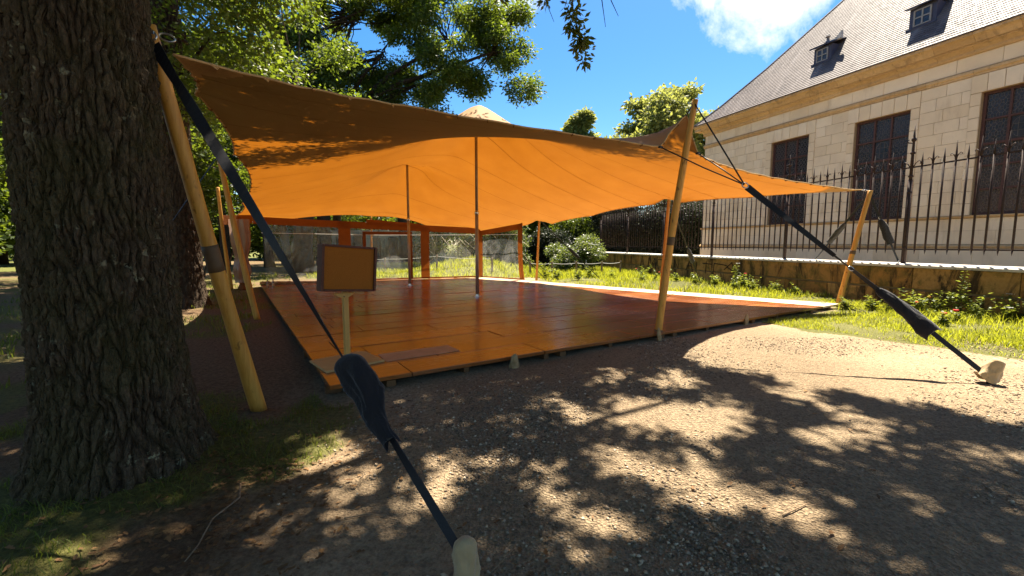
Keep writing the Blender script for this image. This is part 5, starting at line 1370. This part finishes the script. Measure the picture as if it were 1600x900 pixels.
# --- trees against the sky beyond the railing
def sky_tree(x, y, top, rad, seed, label, mat=M_leafC, n=60, zlow=0.4, leaf=0.42):
    rng = np.random.default_rng(seed)
    t = thing('distant_tree', label, 'tree', (x, y, 0), 'trees against the sky')
    w = MB(); w.tube([(x, y, -0.1), (x + 0.1, y, top * 0.3), (x - 0.1, y, top * 0.6), (x, y, top * 0.85)], [rad * 0.10, rad * 0.075, rad * 0.05, 0.04], 10)
    cl = []
    for k in range(n):
        d = rng.normal(size=3); d /= np.linalg.norm(d); q = rng.uniform(0.45, 1.0)
        zc = top * (1 + zlow) / 2; hz = top * (1 - zlow) / 2
        s = rad * rng.uniform(0.20, 0.36)
        c = (x + d[0] * q * (rad - s * 0.6), y + d[1] * q * (rad - s * 0.6), zc + d[2] * q * (hz - s * 0.5)); cl.append((*c, s, s, s * 0.72))
        if k % 2 == 0: limb(w, (x, y, max(top * 0.25, c[2] - rad * 0.5)), c, rad * 0.022, 0.02, rng, 0.15, 6, 5)
    w.obj('trunk', M_bark3, t, smooth=True, fixn=False)
    fast_mesh('crown', sprays(rng, cl, 70, 8, leaf, 0.5), 4, mat, t)
sky_tree(14.6, 43, 17.6, 4.2, 51, 'tall pale green tree rising behind the tent peak and front pole', n=80, zlow=0.3)
sky_tree(10.3, 42, 13.0, 2.6, 52, 'lower left half of the pale green trees behind the front pole', n=50, zlow=0.25)
sky_tree(19.0, 44, 15.6, 2.6, 53, 'pale tree just left of the chapel corner', n=50, zlow=0.2)
sky_tree(7.6, 50, 16.6, 2.1, 54, 'small rounded tree standing alone against the sky above the canopy', n=46, zlow=0.45)
sky_tree(3.0, 46, 9.5, 3.4, 55, 'dark broad tree beyond the flowering bush', M_leafB, n=46, zlow=0.05)
sky_tree(8.0, 40, 8.0, 3.2, 56, 'green tree behind the far end of the railing', M_leafB, n=46, zlow=0.05)
for k, (x, y, tp, rd) in enumerate(((-34, 46, 13, 5), (-26, 50, 14, 5), (-18, 54, 15, 5.5), (-9, 52, 12, 5), (-2, 54, 11, 4.5), (24, 52, 12, 5), (33, 50, 12, 5), (-40, 34, 13, 5), (-38, 20, 13, 5))):
    sky_tree(x, y, tp, rd, 60 + k, ['broad tree in the far left background beyond the park trunks', 'tall background tree behind the park trunks', 'background tree centred behind the far clear window', 'background tree behind the ruined wall', 'low background tree behind the ivy bank', 'background tree hidden behind the chapel', 'background tree to the right behind the chapel', 'background tree at the left edge of the park', 'background tree left of the oak trunk'][k], M_leafB, n=40, zlow=0.02, leaf=0.5)

# --- yew hedge behind the railing, bush with white blossom, ivy
def bush(name, cat, label, clumps, per, nleaf, leaf, mat, group=None, extra=None, seed=0, spread=0.2):
    rng = np.random.default_rng(seed); c = np.array(clumps)
    t = thing(name, label, cat, (c[:, 0].mean(), c[:, 1].mean(), 0), group)
    w = MB()
    for q in clumps[::2]: limb(w, (c[:, 0].mean() + (q[0] - c[:, 0].mean()) * 0.6, c[:, 1].mean() + (q[1] - c[:, 1].mean()) * 0.6, -0.05), q[:3], 0.04, 0.01, rng, 0.15, 5, 5)
    w.obj('stems', M_bark3, t, fixn=False)
    fast_mesh('foliage', sprays(rng, clumps, per, nleaf, leaf, spread), 4, mat, t)
    if extra: fast_mesh('blossom', sprays(rng, [(a, b - 0.1, z + 0.05, r1 * 1.05, r2 * 1.05, r3 * 1.05) for a, b, z, r1, r2, r3 in clumps], extra, 3, 0.11, 0.06, 1.2), 4, M_blossom, t)
rng = np.random.default_rng(70)
cl = [(rng.uniform(6.4, 14.2), 31.6 + rng.uniform(-0.6, 0.8), z, 0.9, 0.7, 0.8) for z in np.linspace(0.4, 4.1, 15) for _ in range(8)]
bush('yew_hedge', 'hedge', 'tall near-black yew hedge behind the far part of the iron railing', cl, 150, 6, 0.16, M_leafD, None, None, 71, 0.25)
cl = [(3.55 + rng.uniform(-1.1, 1.1), 25.0 + rng.uniform(-0.7, 0.7), rng.uniform(0.35, 1.25), 0.6, 0.6, 0.45) for _ in range(14)] + [(4.3 + rng.uniform(-0.6, .6), 25.0 + rng.uniform(-0.6, 0.6), rng.uniform(1.2, 1.85), 0.5, 0.5, 0.4) for _ in range(7)]
bush('flowering_bush', 'bush', 'rounded bush with pale blossom left of the wall end pier', cl, 130, 8, 0.11, M_leafE, None, 12, 72, 0.16)
cl = [(rng.uniform(0.6, 3.4), 28.2 + rng.uniform(-0.4, 0.4), rng.uniform(0.3, 2.2), 0.7, 0.5, 0.6) for _ in range(26)]
bush('ivy_mound', 'ivy', 'dark ivy covered mound between the clear sidewall and the flowering bush', cl, 110, 7, 0.13, M_leafD, None, None, 73)
cl = [(rng.uniform(-5.6, 0.6), 26.2 + rng.uniform(-0.4, 0.4), rng.uniform(0.4, 2.6), 0.8, 0.5, 0.6) for _ in range(38)]
bush('ivy_mound', 'ivy', 'shadowy ivy bank with dry stems behind the right clear windows', cl, 100, 7, 0.13, M_leafE, None, None, 74)
cl = [(rng.uniform(-14.5, -10.6), rng.uniform(14.5, 19.5), rng.uniform(2.4, 5.0), 0.9, 0.8, 0.7) for _ in range(22)]
bush('understorey_shrub', 'shrub', 'dark leafy shrub hanging behind the left tent edge', cl, 90, 8, 0.15, M_leafB, None, None, 75, 0.3)
cl = [(rng.uniform(3.6, 6.2), 33.5 + rng.uniform(-0.5, 0.5), rng.uniform(0.5, 3.8), 0.9, 0.7, 0.7) for _ in range(20)]
bush('laurel_bush', 'bush', 'glossy green laurel behind the flowering bush', cl, 90, 8, 0.17, M_leafB, None, None, 76, 0.3)
wr = np.random.default_rng(78); wc = [(wr.uniform(-52, -4), 44 + wr.uniform(-1.5, 1.5), wr.uniform(0.6, 5.5), 1.6, 1.2, 1.2) for _ in range(90)] + [(-36 + wr.uniform(-1.5, 1.5), wr.uniform(4, 44), wr.uniform(0.6, 5.5), 1.2, 1.6, 1.2) for _ in range(70)]
tag(fast_mesh('woodland_edge', sprays(wr, wc, 90, 8, 0.40, 0.5), 4, M_leafB), 'dark woodland edge closing the park behind the trunks', 'woodland', None, 'stuff')
# dry stems on the ivy bank
M_dry = plain('dry_stem', (0.42, 0.36, 0.24), 0.9)
rng = np.random.default_rng(77); vs = []
mb = MB()
for k in range(150):
    x = rng.uniform(-5.5, 0.6); z = rng.uniform(0.7, 2.2); p = V(x, 25.55 + rng.uniform(-0.2, 0.2), z); d = unit(V(rng.normal(0, 0.6), rng.normal(0, .15), -1)); mb.tube([p, p + d * rng.uniform(0.5, 1.3) + V(0, -0.1, 0)], 0.012, 3, False)
tag(mb.obj('dry_stems', M_dry, fixn=False), 'tangle of pale dry stems hanging on the ivy bank', 'stems', None, 'stuff')
# ruined wall with dark niches, standing slab
M_ruin = stone_mat('ruin_stone', (0.34, 0.31, 0.26), (0.44, 0.40, 0.34), (0.12, 0.11, 0.09), (0.16, 0.16, 0.10))
rw = thing('ruined_wall', 'grey ruined wall with dark upright niches beyond the meadow', 'wall', (-11.0, 36.5, 0))
MB().cbox(-15, -7.5, 36.5, 37.0, -0.1, 2.6).obj('wall_face', M_ruin, rw)
for k in range(5): MB().cbox(-14.6 + 1.45 * k, -13.85 + 1.45 * k, 36.2, 36.52, -0.1, 2.2 + 0.12 * math.sin(k * 2)).obj('buttress', M_bark3, rw, bevel=0.08)
MB().cbox(-15.1, -7.4, 36.45, 37.05, 2.6, 2.72).obj('wall_coping', M_ruin, rw)
M_slab = stone_mat('slab_stone', (0.34, 0.33, 0.24), (0.42, 0.41, 0.30), (0.16, 0.16, 0.11), (0.22, 0.23, 0.12))
mb = MB(); mb.prism([(-12.95, 25.6, -0.1), (-12.1, 25.6, -0.1), (-12.1, 25.6, 1.52), (-12.22, 25.6, 1.66), (-12.85, 25.6, 1.66), (-12.95, 25.6, 1.5)], (0, 0.22, 0))
tag(mb.obj('standing_slab', M_slab, bevel=0.03), 'pale mossy standing stone slab seen through the far left clear window', 'stone slab')
# rope fence on low posts
M_post = plain('old_post', (0.24, 0.17, 0.10), 0.9, 0.2, 0.3, 10)
M_rope = plain('pale_rope', (0.62, 0.60, 0.55), 0.8)
def rope_fence(pts, h, label):
    t = thing('rope_fence', label, 'rope fence', tuple(pts[0]) + (0,))
    tops = []
    for (x, y) in pts:
        gz_ = float(ground_z(np.array([x]), np.array([y]))[0]); MB().lathe((x, y, gz_ - 0.1), [(0.05, 0), (0.05, h + 0.14), (0.03, h + 0.18)], 8).obj('post', M_post, t); tops.append(V(x, y, gz_ + h))
    for a, b in zip(tops[:-1], tops[1:]):
        ts = np.linspace(0, 1, 9)[:, None]; MB().tube(a + (b - a) * ts - V(0, 0, 1) * 0.05 * 4 * ts * (1 - ts), 0.012, 5).obj('rope', M_rope, t)
rope_fence([(0.9, 21.6), (2.0, 21.8), (3.25, 22.0), (4.6, 22.3), (5.7, 22.9)], 0.62, 'low rope fence in front of the flowering bush')
rope_fence([(-9.8, 24.5), (-7.0, 24.0), (-3.9, 22.6), (-1.0, 21.8)], 0.75, 'low rope fence across the meadow behind the clear windows')
# white cord strung outside the clear walls
mb = MB(); mb.tube([(-9.3, 16.3, 1.98), (-5.4, 18.0, 1.93), (-1.4, 19.6, 1.98), (0.5, 18.0, 1.96)], 0.012, 6)
tag(mb.obj('white_cord', M_rope, fixn=False), 'taut white cord strung outside behind the clear windows', 'cord')
# ---------------------------------------------------------------- grass, weeds, gravel, leaves
def blades(rng, x, y, h, w, lean=0.5):
    n = len(x); z = ground_z(x, y) - 0.005
    a = rng.uniform(0, 2 * math.pi, n); la = rng.uniform(0, 2 * math.pi, n); q = rng.uniform(0.1, 1, n) * lean
    bx, by = np.cos(a) * w / 2, np.sin(a) * w / 2
    L = np.stack([np.cos(la), np.sin(la)], 1)
    def P(t, k, s): return np.stack([x + s * bx * k + L[:, 0] * q * h * t * t, y + s * by * k + L[:, 1] * q * h * t * t, z + h * t * (1 - 0.25 * q * t)], 1)
    v = np.stack([P(0, 1, -1), P(0, 1, 1), P(0.55, 0.8, 1), P(0.55, 0.8, -1), P(1, 0.0, 1)], 1)     # 5 verts per blade
    k = np.arange(n)[:, None] * 5
    f = np.concatenate([k + np.array([[0, 1, 2]]), k + np.array([[0, 2, 3]]), k + np.array([[3, 2, 4]])])
    return v.reshape(-1, 3), f
def scatter(rng, n, box, poly=None, thr=0.5, clump=None):
    x = rng.uniform(box[0], box[1], n); y = rng.uniform(box[2], box[3], n)
    k = zone(x, y) > thr
    if poly is not None: k &= in_poly(x, y, poly)
    if clump: k &= fbm(np.stack([x * clump, y * clump, 0 * x], 1), 3, 21) > rng.uniform(0.28, 0.56, n)
    return x[k], y[k]
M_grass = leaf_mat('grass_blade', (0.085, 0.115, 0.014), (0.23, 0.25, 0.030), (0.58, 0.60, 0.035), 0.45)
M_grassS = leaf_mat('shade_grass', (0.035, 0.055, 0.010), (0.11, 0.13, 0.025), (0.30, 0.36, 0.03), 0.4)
M_weed = leaf_mat('weed_leaf', (0.060, 0.090, 0.020), (0.14, 0.18, 0.045), (0.40, 0.45, 0.05), 0.4)
rng = np.random.default_rng(100)
NOTFLOOR = lambda x, y: ~in_poly(x, y, [tuple((FP0 + FU * a + FV * b)[:2]) for a, b in ((-0.05, -0.03), (11.62, -0.03), (8.35, 12.3), (-0.1, 13.85))])
OUTTRUNK = lambda x, y: np.hypot(x + 2.72, y - 2.94) > 0.52
def grass_obj(sets, mat, label):
    vs, fs, o = [], [], 0
    for x, y, hr, w, ln in sets:
        k = NOTFLOOR(x, y) & OUTTRUNK(x, y) & (x * FN[0] + y * FN[1] < FDIST - 0.26); x, y = x[k], y[k]
        v, f = blades(rng, x, y, rng.uniform(hr[0], hr[1], len(x)), w, ln); vs.append(v); fs.append(f + o); o += len(v)
    g = idx_mesh('grass', np.concatenate(vs), np.concatenate(fs), mat)
    tag(g, label, 'grass', None, 'stuff'); return g
a1 = scatter(rng, 130000, (4.5, 12.5, 2.2, 13.0), VERGE, 0.5, 1.6)
a1b = scatter(rng, 30000, (5.5, 12.0, 4.0, 12.5), [(6.9, 7.2), (7.6, 6.2), (9.5, 4.6), (11.5, 4.5), (10.4, 9.0), (8.5, 11.5), (7.6, 10.6), (7.2, 9.4)], 0.5, 1.0)
a2 = scatter(rng, 26000, (1.0, 9.5, 12.5, 28), VERGE, 0.5, 0.9)
a3 = scatter(rng, 40000, (-14, 6.5, 20, 34), None, 0.7)
grass_obj([(*a1, (0.03, 0.10), 0.009, 1.2), (*a1b, (0.08, 0.22), 0.013, 0.9), (*a2, (0.08, 0.24), 0.020, 0.9), (*a3, (0.10, 0.34), 0.028, 0.8)], M_grass, 'bright sunlit grass along the low wall and in the meadow behind the tent')
b1 = scatter(rng, 26000, (-4.7, -1.1, 1.2, 5.0), None, 0.35, 2.6)
b2 = scatter(rng, 30000, (-16, -3.5, 4.5, 21), None, 0.3, 1.0)
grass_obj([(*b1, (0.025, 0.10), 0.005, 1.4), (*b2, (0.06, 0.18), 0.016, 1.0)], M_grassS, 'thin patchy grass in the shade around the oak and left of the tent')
# leafy weeds as single plants
def weed(x, y, h, seed, label, flower=None, spike=False):
    rng = np.random.default_rng(seed); z = float(ground_z(np.array([x]), np.array([y]))[0])
    t = thing('weed_plant', label, 'plant', (x, y, z), 'weeds along the low wall')
    mb = MB(); n = 3 if spike else int(rng.integers(5, 10)); tips = []
    for k in range(n):
        a = rng.uniform(0, 6.28); s = rng.uniform(0.1, 0.6) * h * (0.25 if spike else 1); hh = h * rng.uniform(0.45, 1.0)
        p = V(x + s * math.cos(a), y + s * math.sin(a), z + hh); mb.tube([(x, y, z - 0.02), (x * 0.6 + p[0] * 0.4, y * 0.6 + p[1] * 0.4, z + hh * 0.55), p], [0.006, 0.005, 0.003], 4); tips.append(p)
    mb.obj('stems', M_weed, t, fixn=False)
    vs = []
    for p in tips:
        for u in np.linspace(0.12, 1.0, 9 if not spike else 13):
            c = V(x, y, z) * (1 - u) + p * u + V(0, 0, 0.05 * h * math.sin(u * 3.1))
            for q in range(2):
                a = rng.uniform(0, 6.28); L = rng.uniform(0.09, 0.19) * (1.15 - 0.65 * u) * (h / 0.4) ** 0.5 * (0.8 if spike else 1.0)
                d = V(math.cos(a), math.sin(a), rng.uniform(-0.1, 0.8)); d /= np.linalg.norm(d); b = unit(np.cross(d, V(0.1, 0.2, 1))); W = L * rng.uniform(0.18, 0.34); dn = V(0, 0, -0.18 * L)
                vs += [c, c + d * L * 0.45 + b * W, c + d * L + dn, c + d * L * 0.45 - b * W]
    fast_mesh('leaves', np.array(vs), 4, M_weed, t)
    if flower is not None:
        fm = MB()
        for p in tips[:2 if flower == 'umbel' else 1]:
            if flower == 'umbel':
                for q in range(14):
                    a = q * 2.4; r = 0.012 * math.sqrt(q) ; fm.lathe(p + V(r * math.cos(a) * 1.6, r * math.sin(a) * 1.6, 0.03), [(0.004, 0), (0.014, 0.006), (0.006, 0.012)], 5)
            else:
                fm.lathe(p + V(0, 0, 0.02), [(0.006, -0.02), (0.035, -0.005), (0.046, 0.022), (0.030, 0.012), (0.010, 0.004)], 9)
        fm.obj('flower_head', M_blossom if flower == 'umbel' else M_poppy, t, smooth=True)
M_poppy = leaf_mat('poppy_petal', (0.45, 0.02, 0.015), (0.62, 0.045, 0.03), (0.7, 0.05, 0.03), 0.3)
WEEDS = [(8.55, 10.25, 0.42, None, 0), (8.0, 10.35, 0.30, None, 0), (8.85, 9.95, 0.40, None, 0), (9.1, 9.6, 0.36, 'poppy', 0), (9.35, 10.0, 0.52, 'poppy', 0), (9.55, 9.7, 0.45, None, 0), (9.75, 9.45, 0.85, None, 1),
         (9.9, 9.25, 0.50, None, 0), (8.3, 8.3, 0.25, 'poppy', 0), (10.15, 8.75, 0.50, 'umbel', 0), (10.3, 8.4, 0.42, None, 0), (10.05, 8.1, 0.35, None, 0), (9.6, 8.9, 0.32, None, 0), (10.45, 8.0, 0.5, None, 0), (8.9, 8.6, 0.2, 'poppy', 0),
         (7.9, 15.3, 0.75, 'umbel', 1), (7.6, 16.2, 0.45, None, 0), (8.1, 14.6, 0.42, None, 0), (8.35, 13.8, 0.40, None, 0), (8.6, 13.1, 0.34, None, 0), (7.2, 17.0, 0.40, None, 0), (6.9, 18.2, 0.38, None, 0), (6.2, 18.8, 0.5, None, 1),
         (5.9, 19.6, 0.6, 'poppy', 0), (7.65, 14.9, 0.36, None, 0), (7.0, 19.8, 0.4, 'poppy', 0), (8.2, 15.4, 0.5, 'poppy', 0), (2.0, 19.3, 0.6, None, 0), (2.9, 19.0, 0.55, None, 0), (3.6, 20.2, 0.6, None, 0), (1.6, 20.2, 0.7, None, 0), (4.6, 20.0, 0.4, None, 0), (5.4, 17.9, 0.35, None, 0)]
ORD = ['first', 'second', 'third', 'fourth', 'fifth', 'sixth', 'seventh', 'eighth', 'ninth']
ZONES = [(1500, 'below the wall at the right margin'), (1330, 'below the wall right of the corner pole'), (1270, 'at the foot of the right corner pole'), (1080, 'by the wall left of the corner pole'), (950, 'by the wall left of the front pole'), (0, 'below the flowering bush')]
seen = {}
for k, (x, y, h, fl, sp) in sorted(enumerate(WEEDS), key=lambda q: q[1][0] / q[1][1]):
    px = 800 + 680 * x / y
    where = next(b for a, b in ZONES if px > a)
    what = {'poppy': 'weed with a red poppy', 'umbel': 'weed topped by white flowers', None: 'tall thin seeding weed' if sp else 'leafy green weed'}[fl]
    n_ = seen[(what, where)] = seen.get((what, where), 0) + 1
    weed(x, y, h * 1.15, 200 + k, '%s %s %s, from left' % (ORD[n_ - 1], what, where), fl, bool(sp))
# gravel: loose stones in the foreground
def stones(rng, n, label):
    y = 1.2 + 6.0 * rng.random(n) ** 1.5; x = rng.uniform(-1.7, 1.0, n) * 1.0 + rng.random(n) * y * 1.25
    k = NOTFLOOR(x, y) & (fbm(np.stack([x * 0.9, y * 0.9, 0 * x], 1), 3, 33) > rng.uniform(0.3, 0.62, n)); x, y = x[k], y[k]; n = len(x)
    s = 0.0035 + 0.013 * rng.random(n) ** 3.0
    b = np.array([(1, 0, 0), (0, 1, 0), (-1, 0, 0), (0, -1, 0), (0, 0, 0.7), (0, 0, -0.7)], float)
    v = b[None] * rng.uniform(0.55, 1.35, (n, 6, 1)) + rng.normal(0, 0.12, (n, 6, 3))
    a = rng.uniform(0, 6.28, n); c, sn = np.cos(a)[:, None], np.sin(a)[:, None]
    v = np.stack([v[..., 0] * c - v[..., 1] * sn, v[..., 0] * sn + v[..., 1] * c, v[..., 2]], -1) * s[:, None, None]
    v += np.stack([x, y, ground_z(x, y) + s * 0.25], 1)[:, None, :]
    f = np.array([(0, 1, 4), (1, 2, 4), (2, 3, 4), (3, 0, 4), (1, 0, 5), (2, 1, 5), (3, 2, 5), (0, 3, 5)])
    F = (np.arange(n)[:, None, None] * 6 + f[None]).reshape(-1, 3)
    m = Mat('gravel_stone', 0.9, 0.2); m.color(m.ramp(m.island(), (0.0, (0.10, 0.075, 0.055)), (0.45, (0.24, 0.18, 0.125)), (0.8, (0.38, 0.285, 0.19)), (1.0, (0.56, 0.46, 0.34))))
    o = idx_mesh('gravel', v, F, m.m); tag(o, label, 'gravel', None, 'stuff')
stones(rng, 110000, 'loose grey and tan gravel scattered over the foreground')
# fallen oak leaves near the roots
def litter(rng, n):
    x = np.concatenate([rng.normal(-1.55, 0.28, n // 2), rng.uniform(-3.2, -0.9, n // 2)]); y = np.concatenate([rng.uniform(1.6, 3.0, n // 2), rng.uniform(1.4, 4.2, n // 2)])
    m_ = 170; yy = rng.uniform(1.5, 6.0, m_); x = np.concatenate([x, rng.uniform(-0.3, 1.1, m_) * yy]); y = np.concatenate([y, yy]); n = len(x)
    k = OUTTRUNK(x, y) & NOTFLOOR(x, y); x, y = x[k], y[k]; n = len(x)
    L = rng.uniform(0.018, 0.055, n); a = rng.uniform(0, 6.28, n); z = ground_z(x, y) + 0.006 + rng.random(n) * 0.012
    pr = np.array([(-0.5, 0), (-0.3, 0.16), (-0.12, 0.12), (0.05, 0.26), (0.2, 0.18), (0.38, 0.22), (0.5, 0), (0.38, -0.2), (0.2, -0.18), (0.05, -0.26), (-0.12, -0.12), (-0.3, -0.16)])
    curl = rng.uniform(-0.4, 0.9, n)
    px, py = pr[:, 0], pr[:, 1]
    X = x[:, None] + L[:, None] * (px * np.cos(a)[:, None] - py * np.sin(a)[:, None]); Y = y[:, None] + L[:, None] * (px * np.sin(a)[:, None] + py * np.cos(a)[:, None])
    Z = z[:, None] + L[:, None] * (curl[:, None] * (py ** 2 * 3 + px ** 2 * 0.5) + rng.normal(0, 0.04, (n, 12)) + rng.uniform(-0.2, 0.2, n)[:, None] * px)
    Z = np.maximum(Z, z[:, None] - 0.006)
    m = leaf_mat('dry_leaf', (0.09, 0.045, 0.018), (0.27, 0.15, 0.06), (0.4, 0.2, 0.05), 0.15, 0.8)
    o = fast_mesh('leaf_litter', np.stack([X, Y, Z], -1).reshape(-1, 3), 12, m); tag(o, 'dry brown oak leaves scattered on the soil around the oak roots', 'leaves', None, 'stuff')
litter(rng, 900)
M_twig = plain('twig', (0.23, 0.16, 0.10), 0.9, 0.2, 0.3, 30)
def twig(pts, r, label):
    P = [V(x, y, float(ground_z(np.array([x]), np.array([y]))[0]) + dz) for x, y, dz in pts]
    tag(MB().tube(P, np.linspace(r, r * 0.4, len(P)), 6).obj('fallen_twig', M_twig, smooth=True), label, 'twig', 'twigs on the ground')
twig([(-1.72, 2.62, 0.03), (-1.64, 2.48, 0.03), (-1.68, 2.30, 0.02), (-1.62, 2.10, 0.012), (-1.60, 1.98, 0.01)], 0.007, 'long crooked fallen twig lying between the oak roots and the gravel')
twig([(-0.95, 2.32, 0.008), (-0.82, 2.36, 0.012), (-0.70, 2.34, 0.008)], 0.005, 'short fallen twig on the gravel under the near strap')
twig([(-0.10, 1.93, 0.01), (-0.03, 2.02, 0.02), (0.02, 2.10, 0.01)], 0.004, 'thin stalk beside the near tan stake cover')
twig([(1.55, 2.35, 0.008), (1.75, 2.45, 0.012), (1.88, 2.42, 0.008)], 0.005, 'short fallen twig in the middle of the shaded gravel')
